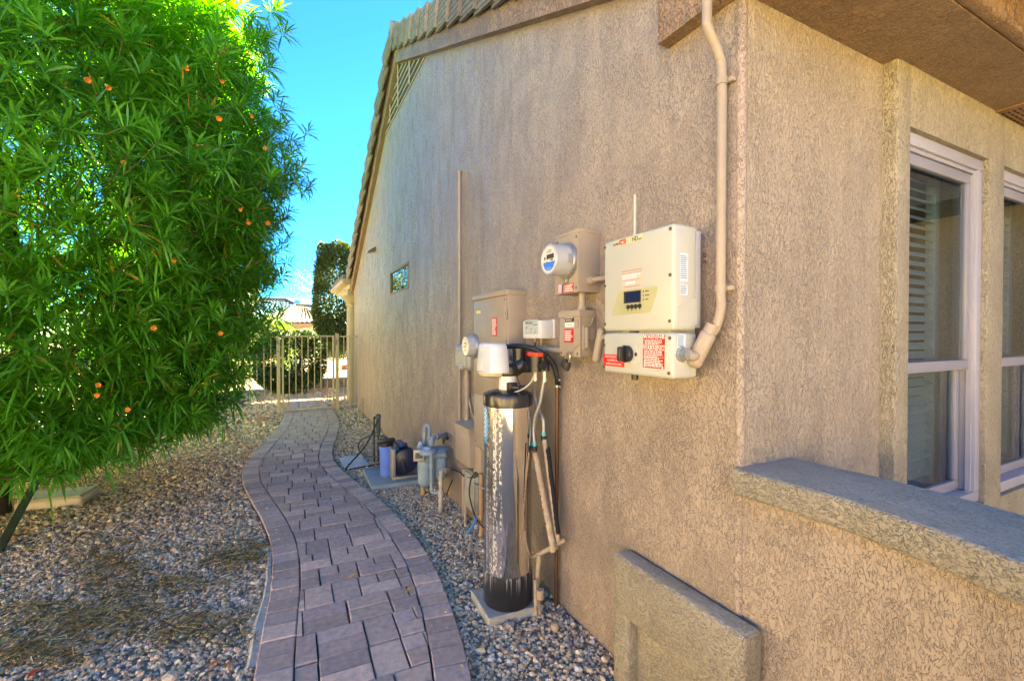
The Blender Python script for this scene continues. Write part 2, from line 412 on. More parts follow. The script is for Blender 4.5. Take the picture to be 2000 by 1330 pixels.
while yy < 9.2:
    H_ = 3*U; x = -1.6 - rr.choice((0, U, 2*U)) + .0
    cx = xin(iL, min(max(1.0+yy, 1.3), 8.9)) - .3
    x = cx-1.1
    while x < cx+2.2:
        t = rr.random()
        if t < .42:
            w = 2*U; cells = [(x, yy, w, H_)]
        elif t < .80:
            w = 3*U; q = rr.choice((U, 2*U)) if rr.random() < .5 else H_/2; cells = [(x, yy, w, q), (x, yy+q, w, H_-q)]
            if q != H_/2 and rr.random() < .6:
                q = H_/2; cells = [(x, yy, w, q), (x, yy+q, w, q)]
        else:
            w = 3*U; cells = [(x, yy, w, H_/2), (x, yy+H_/2, w/2, H_/2), (x+w/2, yy+H_/2, w/2, H_/2)]
        for a, b, c, d in cells: field([W2((a, b)), W2((a+c, b)), W2((a+c, b+d)), W2((a, b+d))])
        x += w
    yy += H_
setting(far_pav.build("paver", pm("concrete_paver_far", (.50, .375, .31), .8, 0, .22, 9, .4, 120, .3, detail=7), path, 18), 'stuff')
# concrete haunch along the left border
m = MB(); hy = np.linspace(2.15, 3.35, 16)
prev = None
for i, y in enumerate(hy):
    x = xat(PL, y); w = .012+.045*max(0, mnoise.noise(Vector((y*3.1, 2, 0)))+.35)
    if y < 2.8: w += .02
    P = [Vector((x+.004, y, .005)), Vector((x+.004, y, .026)), Vector((x-w*.5, y, .028)), Vector((x-w, y, .004))]
    V = [m.bm.verts.new(p) for p in P]
    if prev:
        for k in range(3): m.bm.faces.new((prev[k], prev[k+1], V[k+1], V[k]))
    prev = V
setting(m.build("concrete_edging", pm("pale_concrete", (.44, .42, .39), .85, 0, .25, 30, .6, 120)))

# ------------------------------------------------------------------ gravel stones (stuff)
def in_path(x, y): return xat(PL, y)-.006 < x < xat(PR, y)+.006 if 1.0 < y < 9.0 else False
ico_v = []; ph = (1+5**.5)/2
for a in (-1, 1):
    for b in (-ph, ph): ico_v += [(0, a, b), (a, b, 0), (b, 0, a)]
bm_ = bmesh.new(); bmesh.ops.create_icosphere(bm_, subdivisions=1, radius=1); bm_.verts.ensure_lookup_table()
IV = np.array([v.co[:] for v in bm_.verts]); IF = np.array([[v.index for v in f.verts] for f in bm_.faces]); bm_.free()
def mesh_np(name, V, F, mat, smooth=False):
    me = bpy.data.meshes.new(name); nv, nf, k = len(V), len(F), F.shape[1]
    me.vertices.add(nv); me.vertices.foreach_set("co", np.asarray(V, dtype=np.float32).ravel())
    me.loops.add(nf*k); me.loops.foreach_set("vertex_index", np.asarray(F, dtype=np.int32).ravel())
    me.polygons.add(nf); me.polygons.foreach_set("loop_start", np.arange(0, nf*k, k, dtype=np.int32))
    me.polygons.foreach_set("use_smooth", np.full(nf, smooth)); me.update(); me.validate(); me.materials.append(mat); return me
def stones(pts, sizes, name, mat, zoff=.0):
    n = len(pts); V = np.repeat(IV[None], n, 0).copy()
    V += rng.normal(0, .17, V.shape)
    V *= (np.stack([rng.uniform(.75, 1.2, n), rng.uniform(.7, 1.0, n), rng.uniform(.5, .8, n)], 1))[:, None, :]
    an = rng.uniform(0, 6.28, n); c, s_ = np.cos(an), np.sin(an); tl = rng.normal(0, .35, n); c2, s2 = np.cos(tl), np.sin(tl)
    x, z = V[..., 0]*c2[:, None]+V[..., 2]*s2[:, None], -V[..., 0]*s2[:, None]+V[..., 2]*c2[:, None]
    y = V[..., 1]; X = x*c[:, None]-y*s_[:, None]; Y = x*s_[:, None]+y*c[:, None]
    V = np.stack([X, Y, z], -1)*sizes[:, None, None]
    V += pts[:, None, :]; V[..., 2] += zoff
    F = (IF[None]+np.arange(n)[:, None, None]*len(IV)).reshape(-1, 3)
    o = link(name, mesh_np(name, V.reshape(-1, 3), F, mat)); return setting(o, 'stuff')
GR = islandmat("gravel_stones", [(0, (.26, .19, .13)), (.25, (.56, .42, .29)), (.5, (.70, .53, .37)), (.7, (.78, .65, .49)), (.85, (.46, .27, .16)), (.93, (.74, .70, .65)), (1, (.30, .28, .27))], .75)
def scatter(x0, x1, y0, y1, dens, size, cond=None, zj=.006):
    n = int((x1-x0)*(y1-y0)*dens); P = np.stack([rng.uniform(x0, x1, n), rng.uniform(y0, y1, n)], 1)
    keep = [not in_path(x, y) and x < W+.01 and (cond is None or cond(x, y)) for x, y in P]
    P = P[np.array(keep)]; n = len(P)
    sz = size*rng.lognormal(0, .28, n)
    return np.column_stack([P, .004+sz*.3+rng.uniform(0, zj, n)]), sz
def seen(x, y):
    zc = y*math.cos(YAW)+x*math.sin(YAW); xc = x*math.cos(YAW)-y*math.sin(YAW)
    return zc > .5 and abs(xc/zc) < 1.25
parts_ = [scatter(-3.2, .0, 1.2, 4.2, 5000, .0088, seen), scatter(.45, 1.27, .9, 4.2, 5600, .0084, seen),
          scatter(-4.6, .0, 4.2, 7.0, 2300, .0118, seen), scatter(.45, 1.29, 4.2, 7.2, 3000, .0105, seen),
          scatter(-4.6, 1.3, 7.0, 9.3, 800, .0165, seen)]
GP = np.concatenate([p[0] for p in parts_]); GS = np.concatenate([p[1] for p in parts_])
stones(GP, GS, "gravel", GR)
stray = [(xat(T, y)+sg*abs(rng.normal(0, .07)), y) for T, sg in ((PL, 1), (PR, -1)) for y in rng.uniform(1.7, 8.5, 45)]
stones(np.array([(x, y, .037) for x, y in stray]), np.full(len(stray), .0062)*rng.lognormal(0, .25, len(stray)), "gravel", GR)
big = [scatter(-3, 1.27, 1.2, 5, 30, .016, seen, .004)]
stones(big[0][0], big[0][1], "gravel", islandmat("larger_gravel", [(0, (.30, .28, .27)), (.5, (.45, .42, .40)), (.8, (.30, .17, .11)), (1, (.6, .6, .62))], .75))

# ------------------------------------------------------------------ litter
LIT = islandmat("dry_leaf_litter", [(0, (.09, .06, .028)), (.45, (.19, .125, .05)), (.75, (.38, .27, .12)), (.88, (.26, .25, .08)), (1, (.64, .50, .30))], .8)
def litter(patches):
    V = []; F = []
    for (u, v, ru, rv, n, du) in patches:
        c = onZ(u, v)
        for _ in range(int(n*.6)):
            a, b = rng.normal(0, .62), rng.normal(0, .68)
            p = onZ(u+a*ru+b*du*.0, v+b*rv+a*rv*du*-.4)
            if in_path(p.x, p.y) and rng.random() < .97: continue
            ang = rng.normal(.5, .9); L_ = rng.uniform(.04, .10); w = rng.uniform(.0015, .0042)
            d = Vector((math.cos(ang), math.sin(ang), rng.normal(0, .12))); sd_ = Vector((-math.sin(ang), math.cos(ang), 0))
            z = .022+rng.uniform(0, .018); bend = sd_*rng.normal(0, .012)
            i0 = len(V)
            for t in (-.5, 0, .5):
                q = p+Vector((0, 0, z))+d*(L_*t)+bend*(1-4*t*t)
                V += [tuple(q-sd_*w*(1-abs(t))), tuple(q+sd_*w*(1-abs(t))+Vector((0, 0, .001)))]
            F += [(i0, i0+1, i0+3, i0+2), (i0+2, i0+3, i0+5, i0+4)]
    o = link("leaf_litter", mesh_np("leaf_litter", np.array(V), np.array(F), LIT)); return setting(o, 'stuff')
litter([(215, 1110, 70, 45, 520, 0), (470, 1090, 70, 26, 620, .9), (330, 1150, 90, 18, 260, .8), (180, 1215, 170, 38, 1000, .1), (400, 1235, 110, 26, 330, .1), (60, 1285, 90, 25, 420, 0), (330, 1000, 260, 60, 260, 0), (60, 1010, 70, 40, 160, 0), (200, 1080, 260, 130, 340, 0)])
WDEB = islandmat("path_debris", [(0, (.5, .45, .3)), (1, (.75, .72, .6))], .8)
V = []; F = []
for (u, v) in [(735-20, 1052-60), (600, 1085), (618, 1135), (575, 1020), (660, 960), (690, 985), (590, 1060), (640, 1000), (620, 950), (655, 1062), (700, 1010), (580, 900), (600, 930), (640, 1075)]:
    p = onZ(u, v, .036); a = random.uniform(0, 3); d = Vector((math.cos(a), math.sin(a), 0)); s_ = Vector((-d.y, d.x, 0)); i0 = len(V)
    V += [tuple(p-d*.03-s_*.0012), tuple(p-d*.03+s_*.0012), tuple(p+d*.03+s_*.0012+s_*.006), tuple(p+d*.03-s_*.0012+s_*.006)]; F.append((i0, i0+1, i0+2, i0+3))
setting(link("dry_needles", mesh_np("dry_needles", np.array(V), np.array(F), WDEB)), 'stuff')
def petal(u, v, z, mat, lab, a, s=.022):
    p = onZ(u, v, z); m = MB(); d = Vector((math.cos(a), math.sin(a), 0)); q = Vector((-d.y, d.x, 0))
    rows = []
    for i in range(6):
        t = i/5; w = s*.42*math.sin(math.pi*(.12+.8*t)); zz = .004+.006*math.sin(3*t)
        rows.append([m.bm.verts.new(p+d*(s*2*(t-.5))+q*(w*k)+Vector((0, 0, zz+abs(k)*.005))) for k in (-1, 0, 1)])
    for A, B in zip(rows, rows[1:]):
        for k in range(2): m.bm.faces.new((A[k], A[k+1], B[k+1], B[k]))
    bmesh.ops.solidify(m.bm, geom=m.bm.faces[:], thickness=.0012)
    return tag(m.build("fallen_petal", mat), lab, "petal", "petals fallen from the tree")
PY, PO, PRD = pm("yellow_petal", (.80, .58, .20), .6), pm("orange_petal", (.70, .28, .08), .6), pm("red_petal", (.72, .13, .05), .6)
petal(690, 1127, .037, PY, "yellow petal in the middle of the paver path", .2)
petal(799, 1155, .037, PY, "yellow petal near the right border of the paver path", .5)
petal(418, 1299, .028, PO, "orange petal on the gravel, left of a close pair beside the path", .6, .024)
petal(447, 1301, .028, PO, "pale orange petal on the gravel, right of a close pair beside the path", .9, .020)
petal(66, 1318, .03, PRD, "red orange petal on the gravel at the bottom left corner", 1.2, .026)
petal(158, 1146, .03, PO, "small orange petal beside the clump of dry grass on the gravel", 1.5, .015)
petal(330, 1025, .03, PO, "tiny orange petal on the dark gravel under the tree", .3, .014)
petal(480, 897, .03, PO, "orange leaf on the gravel where the path bends left", .2, .03)
m = MB(); p = onZ(512, 822)
m.lathe(p+Vector((0, 0, -.01)), (0, 0, 1), [(.02, 0), (.17, .0), (.18, .03), (.12, .06), (.02, .065)], 11)
for v in m.bm.verts: v.co += Vector((mnoise.noise(v.co*6)*.03, mnoise.noise(v.co*5+Vector((3, 0, 0)))*.03, 0))
tag(m.build("flagstone", pm("red_sandstone", (.40, .19, .11), .85, 0, .25, 20, .5, 60)), "flat reddish stone on the gravel beside the left gate post", "stone")
m = MB(); p = onZ(672+30, 0+985); 
# ================================================================== HOUSE
house = thing("house", "tan stucco house with gable wall, tiled rake and white windows", "house", (W+3.5, 5, 0))
YC, YB = .945, 9.5                                   # front corner, back corner
PK_Y, PK_Z = 5.5, 4.70
def under(y):                                        # underside of the rake trim where it meets the wall
    return 4.66-.463*(PK_Y-y) if y < PK_Y else 4.66-.592*(y-PK_Y)
wy0, wy1, wz0, wz1 = 5.11, 6.095, 1.925, 2.24        # the small window
m = MB(); TH = .14
def strip(y0, y1, z0=None):
    zb = 0 if z0 is None else z0
    pts = [(W, y0, zb), (W, y1, zb), (W, y1, under(y1)+.02)]
    if y0 < PK_Y < y1: pts.append((W, PK_Y, under(PK_Y)+.02))
    pts.append((W, y0, under(y0)+.02)); m.prism(pts, (TH, 0, 0))
strip(YC, wy0); strip(wy0, wy1, wz1); m.prism([(W, wy0, 0), (W, wy1, 0), (W, wy1, wz0), (W, wy0, wz0)], (TH, 0, 0)); strip(wy1, YB)
m.build("wall", WALL, house)
# rounded corner bead where the two walls meet
m = MB(); m.cyl((W+.014, YC+.004, .5), (W+.014, YC+.004, 2.46), .0165, n=16); m.build("corner_bead", WALL, house)
# front wall (looks towards the camera's end), pop-out surround with two window openings
m = MB(); m.box(W+.014, 2.10, YC-.0105, YC+.13, 0, 2.47); m.build("front_wall", WALLR, house)
FY = .885; wins = [(2.20, 2.925), (3.11, 3.84)]; WZ0, WZ1 = .62, 2.215
m = MB(); xs = [2.09, wins[0][0], wins[0][1], wins[1][0], wins[1][1], 5.2]
m.box(xs[0], xs[1], FY, YC+.13, 0, 2.468, .012); m.box(xs[2], xs[3], FY, YC+.13, 0, 2.468, .012); m.box(xs[4], xs[5], FY, YC+.13, 0, 2.468, .012)
for a, b in wins:
    m.box(a-.012, b+.012, FY+.0005, YC+.13, WZ1, 2.467); m.box(a-.012, b+.012, FY+.0005, YC+.13, 0, WZ0)
m.build("window_surround", SURR, house)
VIN = pm("lavender_white_vinyl", (.36, .36, .43), .35, 0, .03, 8)
GL = glassmat("window_glass", (.66, .78, .82), .09); SHW = pm("shutter_white", (.58, .60, .60), .45, 0, .05, 8)
DARK = pm("dark_interior", (.03, .032, .034), .9, 0, .2, 4)
for (a, b) in wins:
    wn = MB(); y0, y1 = FY+.022, FY+.11; f = .05; zm = 1.262
    wn.box(a, b, y0, y1, WZ1-f, WZ1, .004); wn.box(a, b, y0, y1, WZ0, WZ0+f, .004)
    wn.box(a, a+f*.8, y0, y1, WZ0+f, WZ1-f, .004); wn.box(b-f, b, y0, y1, WZ0+f, WZ1-f, .004)
    wn.box(a+.02, b-.02, y0+.012, y0+.03, WZ1-f-.016, WZ1-f-.001); wn.box(b-f-.014, b-f-.001, y0+.012, y0+.03, WZ0+f, WZ1-f-.02)
    win = wn.build("window", VIN, house)
    def sash(z0, z1, dy, sw=.045):
        s_ = MB(); A, B = a+f*.8+.002, b-f-.002; q0, q1 = y0+dy, y0+dy+.028
        s_.box(A, B, q0, q1, z1-sw, z1, .003); s_.box(A, B, q0, q1, z0, z0+sw, .003)
        s_.box(A, A+sw, q0, q1, z0+sw, z1-sw, .003); s_.box(B-sw, B, q0, q1, z0+sw, z1-sw, .003)
        s_.build("sash", pm("grey_lavender_sash", (.27, .27, .33), .35, 0, .03, 8), win)
        p = MB(); p.box(A+sw-.003, B-sw+.003, q0+.010, q0+.016, z0+sw-.003, z1-sw+.003); p.build("pane", GL, win)
    sash(zm-.02, WZ1-f-.018, .020); sash(WZ0+f, zm+.03, .054)
    # plantation shutters indoors
    fr = MB(); sy = FY+.19
    for x in (a+.01, a+.335, b-.06): fr.box(x, x+.05, sy-.02, sy+.02, WZ0+.02, WZ1-.04, .003)
    fr.box(a+.01, b-.01, sy-.018, sy+.018, WZ0-.03, WZ0+.02, .003)
    fr.build("shutter_frame", SHW, win)
    k = 0; z = WZ0+.07
    while z < WZ1-.06:
        for (x0, x1, tl) in ((a+.06, a+.335, R(5)), (a+.385, b-.06, R(40))):
            s_ = MB(); s_.box(x0, x1, -.024, .024, -.002, .002, .001, 1, Matrix.Translation((0, sy, z)) @ Matrix.Rotation(tl, 4, 'X')); s_.build("louver", SHW, win)
        z += .044
# dark room behind the windows
m = MB(); m.box(2.0, 5.2, 2.6, 2.62, 0, 2.44); m.box(2.0, 2.02, 1.1, 2.6, 0, 2.44); m.box(2.0, 5.2, 1.1, 2.6, -.02+.03, .03); m.box(2.0, 5.2, 1.08, 2.6, 2.42, 2.44); m.box(5.18, 5.2, 1.1, 2.6, 0, 2.44)
m.build("room_lining", pm("room_paint", (.10, .10, .10), .8), house)
m = MB(); m.box(W+TH, 9, YB-.15, YB, 0, 2.3); m.box(8.86, 9, YC, YB, 0, 2.4); m.box(5.2, 9, YC-.01, YC+.13, 0, 2.468); m.build("outer_wall", WALLR, house)
m = MB(); m.box(5.4, 9, -5.5, YC-.02, 0, 2.5); m.build("wing_wall", WALLR, house)  # unseen wing, added to block sun and bounce and darken window reflections
m = MB(); m.prism([(4.7, -6, 2.47), (9, -6, 2.5), (9, -6, 4.9), (4.7, -6, 2.85)], (0, 6.4, 0)); m.build("added_wing_roof", pm("added_wing_tile", (.15, .13, .11), .85), house)
# eave box: soffit, fascia, side return on the gable wall
EX, EY0, EY1, SZ = 1.215, .64, 1.235, 2.452
m = MB(); m.box(EX+.02, 6, EY0+.02, YC+.02, SZ, SZ+.03); m.box(EX+.02, W+.02, YC+.02, EY1, SZ, SZ+.03); m.build("soffit", TRIM, house)
m = MB(); m.box(EX, 6, EY0-.02, EY0+.02, SZ+.004, 2.86, .008); m.build("fascia", TRIM, house)
m = MB(); m.prism([(EX, EY0-.02, SZ-.002), (EX, EY1, SZ-.002), (EX, EY1, under(EY1)+.1), (EX, EY0-.02, under(EY0)+.02)], (.058, 0, 0)); m.build("eave_return", TRIM, house)
# rake trim along the gable
m = MB(); T = .27
for (ya, yb) in ((EY1-.02, PK_Y), (PK_Y, YB+.1)):
    za, zb = under(ya), under(yb)
    m.prism([(EX, ya, za), (EX, yb, zb), (EX, yb, zb+T), (EX, ya, za+T)], (W-EX+.01, 0, 0))
m.build("rake_trim", TRIM, house)
# roof deck
ROOF = pm("roof_tile_grey", (.17, .145, .12), .85, 0, .35, 14, .8, 40, .2, tint=(.10, .085, .072))
m = MB()
for (ya, yb) in ((.3, PK_Y), (PK_Y, YB+.12)):
    za, zb = under(ya)+T+.02, under(yb)+T+.02
    m.prism([(EX-.03, ya, za), (EX-.03, yb, zb), (EX-.03, yb, zb+.10), (EX-.03, ya, za+.10)], (8.2, 0, 0))
m.build("roof", ROOF, house)
# rake tiles: overlapping L-shaped pieces down both slopes, combed sides
RT = pm("rake_tile_grey", (.20, .182, .17), .85, 0, .25, 18, .5, 60, .2, obj_rand=.22)
def rake_tile(y0, dy, up):
    L_ = .36; mm = MB(); sgn = 1 if up else -1
    za, zb = under(y0)+T, under(y0+dy)+T
    a = math.atan2(zb-za, dy)
    M = Matrix.Translation((EX, y0, za)) @ Matrix.Rotation(a, 4, 'X')
    ln = dy/math.cos(a)+.05
    tilt = Matrix.Rotation(-sgn*.075, 4, 'X') @ Matrix.Rotation(-sgn*.085, 4, 'Z')
    y_a, y_b = (-.03, ln-.03) if not up else (-.02, ln)
    mm.box(-.060, -.034, y_a, y_b, -.10, .135, .003, 1, M @ tilt)
    mm.box(-.034, .14, y_a, y_b, .105, .134, .003, 1, M @ tilt)
    for k in range(5): mm.box(-.064, -.059, y_a+.004, y_b-.004, -.080+k*.042, -.060+k*.042, 0, 1, M @ tilt)
    return mm.build("rake_tile", RT, house)
y = PK_Y
for k in range(16): y -= .295; rake_tile(y, .295, True)
y = PK_Y
for k in range(14): rake_tile(y, .285, False); y += .285
m = MB(); m.cyl((EX-.06, PK_Y, under(PK_Y)+T+.08), (3, PK_Y, under(PK_Y)+T+.08), .12, n=14); m.build("ridge_tile", RT, house)
# gable vent under the peak
GV = pm("vent_cream", (.46, .38, .26), .6, 0, .1, 10)
m = MB(); vb = 4.14; y0v, y1v = 4.40, 6.36
m.prism([(W-.004, y0v, vb), (W-.004, y1v, vb), (W-.004, PK_Y, 4.65)], (.003, 0, 0)); vent = m.build("gable_vent", DARK, house)
for k in range(6):
    z = vb+.008+k*.084; ya, yb = PK_Y-(4.65-z)/.463, PK_Y+(4.65-z)/.592
    if yb-ya > .1: s_ = MB(); s_.box(-.006, .003, ya+.01, yb-.01, -.007, .007, .001, 1, Matrix.Translation((W-.006, 0, z))); s_.build("vent_slat", GV, vent)
for yq in (4.95, PK_Y, 5.95):
    s_ = MB(); s_.box(W-.03, W-.024, yq-.012, yq+.012, vb, under(yq)-.015); s_.build("vent_bar", GV, vent)
# small high window in the gable wall
fr = MB(); t_ = .028
for (a, b, c, d) in ((wy0, wy1, wz1-t_, wz1), (wy0, wy1, wz0, wz0+t_), (wy0, wy0+t_, wz0+t_, wz1-t_), (wy1-t_, wy1, wz0+t_, wz1-t_)): fr.box(W-.006, W+.05, a, b, c, d, .003)
sw = fr.build("window", pm("bronze_frame", (.20, .16, .12), .5), house)
p = MB(); p.box(W+.012, W+.018, wy0+t_-.003, wy1-t_+.003, wz0+t_-.003, wz1-t_+.003); p.build("pane", glassmat("high_glass", (.25, .28, .27), .16), sw)
m = MB(); m.box(W+.06, W+.07, wy0, wy1, wz0, wz1); m.build("blind", DARK, sw)
# back porch: column with capital, entablature and its roof edge beyond the back corner
PC = pm("cream_column", (.34, .29, .20), .6, 0, .08, 6, .3, 80)
cx, cyy = 1.30, 9.98
m = MB(); m.cyl((cx, cyy, 0), (cx, cyy, 2.02), .125, .115, 24); col_ = m.build("column", PC, house)
m = MB(); m.lathe((cx, cyy, 2.0), (0, 0, 1), [(.116, 0), (.135, .02), (.135, .05), (.12, .055), (.14, .09), (.21, .17), (.23, .19), (.23, .23)], 4 if False else 24); m.build("capital", PC, col_)
m = MB(); m.box(1.19, 2.6, 9.86, 10.1, 2.236, 2.34, .01); m.box(1.19, 1.42, 9.52, 11.9, 2.34, 2.44, .01); m.box(1.05, 2.75, 9.55, 12.0, 2.44, 2.53, .02); m.build("porch_beam", PC, house)
m = MB(); m.box(1.08, 7, 9.66, 11.95, 2.53, 2.62); m.box(2.5, 7, 11.95, 13.2, 2.53, 2.62); m.box(2.5, 7, 13.5, 16.2, 2.53, 2.62); m.build("porch_shade_roof", ROOF, house)  # unseen far slabs and slit added to shade the yard in bands
# soffit vent
SVM = pm("vent_brown", (.27, .15, .085), .55, 0, .1, 20)
a_, b_ = onZ(1925, 236, SZ), onZ(2060, 225, SZ)
m = MB(); vx0, vy0, vy1, vx1 = onY(1927, 222, .915).x, .70, .915, 3.4
m.box(vx0, vx1, vy0, vy0+.03, SZ-.008, SZ-.001, .002); m.box(vx0, vx1, vy1-.03, vy1, SZ-.008, SZ-.001, .002); m.box(vx0, vx0+.045, vy0+.03, vy1-.03, SZ-.008, SZ-.001, .002); m.box(vx1-.03, vx1, vy0+.03, vy1-.03, SZ-.008, SZ-.001, .002)
sv = m.build("soffit_vent", SVM, house)
m = MB()
for k in range(8): m.box(vx0+.045, vx1-.03, vy0+.034+k*.0185, vy0+.044+k*.0185, SZ-.007, SZ-.002)
for k in range(18): m.box(vx0+.045+k*.045, vx0+.050+k*.045, vy0+.03, vy1-.03, SZ-.0065, SZ-.0025)
m.build("vent_grille", SVM, sv)
m = MB(); m.quad((vx0+.04, vy0+.02, SZ-.0012), (vx1-.02, vy0+.02, SZ-.0012), (vx1-.02, vy1-.02, SZ-.0012), (vx0+.04, vy1-.02, SZ-.0012)); m.build("vent_backing", DARK, sv)
# little hooded outlet high on the wall
p = onX(733, 490, W); m = MB()
m.prism([(W, p.y-.05, p.z+.06), (W, p.y-.05, p.z-.01), (W-.11, p.y-.05, p.z-.035), (W-.11, p.y-.05, p.z-.012)], (0, .14, 0))
tag(m.build("vent_hood", pm("brown_metal", (.17, .13, .10), .5)), "small dark wedge shaped vent hood high on the gable wall", "vent hood")

# patio wall with its cap
pw = thing("patio_wall", "low stucco wall with thick greyish cap beside the window", "wall", (1.38, .4, 0))
mid = [(1.385, .937), (1.40, .65), (1.375, .44), (1.33, .28), (1.22, .02), (1.05, -.25)]
P = catmull([(x, y, 0) for x, y in mid], 6)
def sweep(mat, name, prof, par):
    mm = MB(); rings = []
    for i, p in enumerate(P):
        d = (P[min(i+1, len(P)-1)]-P[max(i-1, 0)]).normalized(); nrm = Vector((-d.y, d.x, 0))
        if i == 0: nrm = Vector((1, 0, 0))
        rings.append([mm.bm.verts.new(p+nrm*w+Vector((0, 0, z))) for w, z in prof])
    mm.skin(rings); return mm.build(name, mat, par, 50)
def rprof(w, z0, z1, r=.014, n=3):
    out = []
    for cx_, cz_, a0 in ((w-r, z0+r, -90), (w-r, z1-r, 0), (-w+r, z1-r, 90), (-w+r, z0+r, 180)):
        for k in range(n+1): a = R(a0+90*k/n); out.append((cx_+r*math.cos(a), cz_+r*math.sin(a)))
    return out
sweep(WALL, "wall_body", [(.105, 0), (.105, .912), (-.105, .912), (-.105, 0)], pw)
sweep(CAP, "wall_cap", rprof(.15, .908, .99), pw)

# stucco-faced access surround at the foot of the wall
nb = thing("stucco_surround", "squat greenish stucco surround round a recessed panel at the wall foot", "surround", (1.24, 1.2, 0))
NX, ny0, ny1, nz = 1.18, .855, 1.442, .527
ic = onX(1226, 1212, NX)
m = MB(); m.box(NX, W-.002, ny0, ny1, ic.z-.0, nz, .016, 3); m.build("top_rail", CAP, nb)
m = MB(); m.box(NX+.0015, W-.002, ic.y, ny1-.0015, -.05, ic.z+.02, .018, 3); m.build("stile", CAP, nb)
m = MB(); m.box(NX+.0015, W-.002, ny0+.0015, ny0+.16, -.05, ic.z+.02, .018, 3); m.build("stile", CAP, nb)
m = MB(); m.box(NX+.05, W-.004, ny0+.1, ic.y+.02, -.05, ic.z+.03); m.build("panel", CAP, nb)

# ================================================================== EQUIPMENT ON THE WALL
def screws(pts, par, face='X', r=.006):
    a, b, n = FACE[face]
    for p in pts:
        m = MB(); p = Vector(p); m.lathe(p, n, [(r, -.001), (r, .0015), (r*.8, .0022), (r*.75, .001), (.0002, .0008)], 10); m.build("screw", SCREW, par)
# ---- solar inverter
IX, iy0, iy1, iz0, iz1 = 1.106, 1.052, 1.404, 1.416, 1.757
inv = thing("solar_inverter", "large cream inverter box with small display and aluminium back", "inverter", (1.19, 1.23, iz0))
m = MB(); m.box(IX, IX+.105, iy0, iy1, iz0, iz1, .012, 3); m.build("cover", CREAM, inv)
m = MB(); m.box(IX+.105, 1.235, iy0+.006, iy1-.006, iz0+.008, iz1-.012, .004); 
for k in range(14): m.box(IX+.107, 1.23, iy0+.02+k*.024, iy0+.024+k*.024, iz1-.014, iz1-.004)
m.build("heat_sink", SILVER, inv)
m = MB(); m.box(1.235, W+.005, iy0+.07, iy1-.07, iz0+.04, iz1-.06); m.build("bracket", STEEL, inv)
screws([onX(u, v, IX) for u, v in ((1182, 484), (1182, 559), (1182, 633), (1309.5, 447), (1309, 537), (1308, 627))], inv)
q = [onX(u, v, IX) for u, v in ((1207.5, 569.5), (1281, 558), (1285, 561), (1283, 572), (1272, 606), (1268, 610), (1199, 617), (1196.5, 613))]
m = MB(); m.prism([p+Vector((-.0006, 0, 0)) for p in q], (.002, 0, 0)); dp = m.build("display_panel", pm("olive_cream", (.43, .42, .25), .4), inv)
a, b = onX(1219, 571, IX), onX(1252, 590, IX)
plate("display_glass", ((IX-.0012), (a.y+b.y)/2, onX(1236, 580, IX).z), abs(a.y-b.y), .042, BLACKL, dp)
plate("display_screen", ((IX-.0022), (a.y+b.y)/2-.004, onX(1236, 580, IX).z), abs(a.y-b.y)*.84, .034, pm("dark_blue_screen", (.012, .022, .075), .15), dp)
for u, v in ((1227.5, 599.8), (1235, 599), (1242.5, 598.3), (1250, 597.6)):
    m = MB(); m.lathe(onX(u, v, IX)+Vector((-.0006, 0, 0)), (-1, 0, 0), [(.0085, -.001), (.0085, .003), (.007, .0045), (.0002, .0047)], 14); m.build("button", BLACKP, dp)
bars(onX(1238, 605, IX), [(-.030, -.001, .006, .003), (-.010, -.001, .006, .004), (.011, 0, .006, .003), (.031, 0, .006, .003)], BLACKL, dp)
bars(onX(1259, 577, IX), [(-.005, .014, .004, .005), (-.005, 0, .004, .005), (-.005, -.014, .004, .005), (.012, .014, .018, .003), (.013, 0, .020, .003), (.011, -.014, .015, .003)], BLACKL, dp)
plate("logo_sticker", onX(1227, 469.5, IX)+Vector((-.0004, 0, -.001)), .150, .024, pm("pale_yellow_sticker", (.52, .52, .36), .4), inv)
c = onX(1205, 476.5, IX)+Vector((-.0012, 0, 0)); text("solar", c+Vector((0, .003, -.001)), .017, BLACKL, inv, shear=.15)
plate("logo_block", onX(1216.5, 473, IX)+Vector((-.0012, 0, 0)), .034, .016, REDL, inv)
text("edge", onX(1216.5, 473, IX)+Vector((-.002, 0, 0)), .013, WHITEL, inv, shear=.2)
text("HD", onX(1241, 467, IX)+Vector((-.0012, 0, 0)), .022, BLACKL, inv); text("wave", onX(1251, 466, IX)+Vector((-.0012, 0, 0)), .009, BLACKL, inv)
bars(onX(1233, 472, IX), [(0, 0, .014, .004), (.006, .004, .006, .003)], BLACKL, inv, name="logo_mark")
c = onX(1234, 543.5, IX); lb = plate("faded_sticker", c+Vector((-.0003, 0, 0)), .108, .066, pm("faded_pink", (.58, .47, .42), .5), inv, tilt=R(0))
bars(c+Vector((-.0003, 0, 0)), [(0, .028, .104, .004), (0, .020, .104, .003), (0, -.006, .1, .002), (0, -.029, .09, .003)], pm("faded_brown_print", (.35, .25, .22), .5), lb)
bars(c+Vector((-.0003, 0, .007)), words(.1, .018, 2, 4, .7), PALEBL, lb); bars(c+Vector((-.0003, 0, -.016)), words(.06, .012, 1, 5, .7), PALEBL, lb)
yq = iy0
for (u, v, w, h, n) in ((1336, 522, .036, .09, 12), (1335.5, 566, .034, .033, 4), (1334, 609, .032, .034, 4)):
    p = onY(u, v, yq); lb = plate("rating_label", p, w, h, PALEBL, inv, 'Y')
    bars(p, words(w*.9, h*.85, n, int(u), .45), pm("grey_print", (.16, .20, .27), .5), lb, 'Y')
q = [onY(u, v, yq) for u, v in ((1324, 598), (1359, 583), (1361, 585), (1361, 634), (1324, 638))]
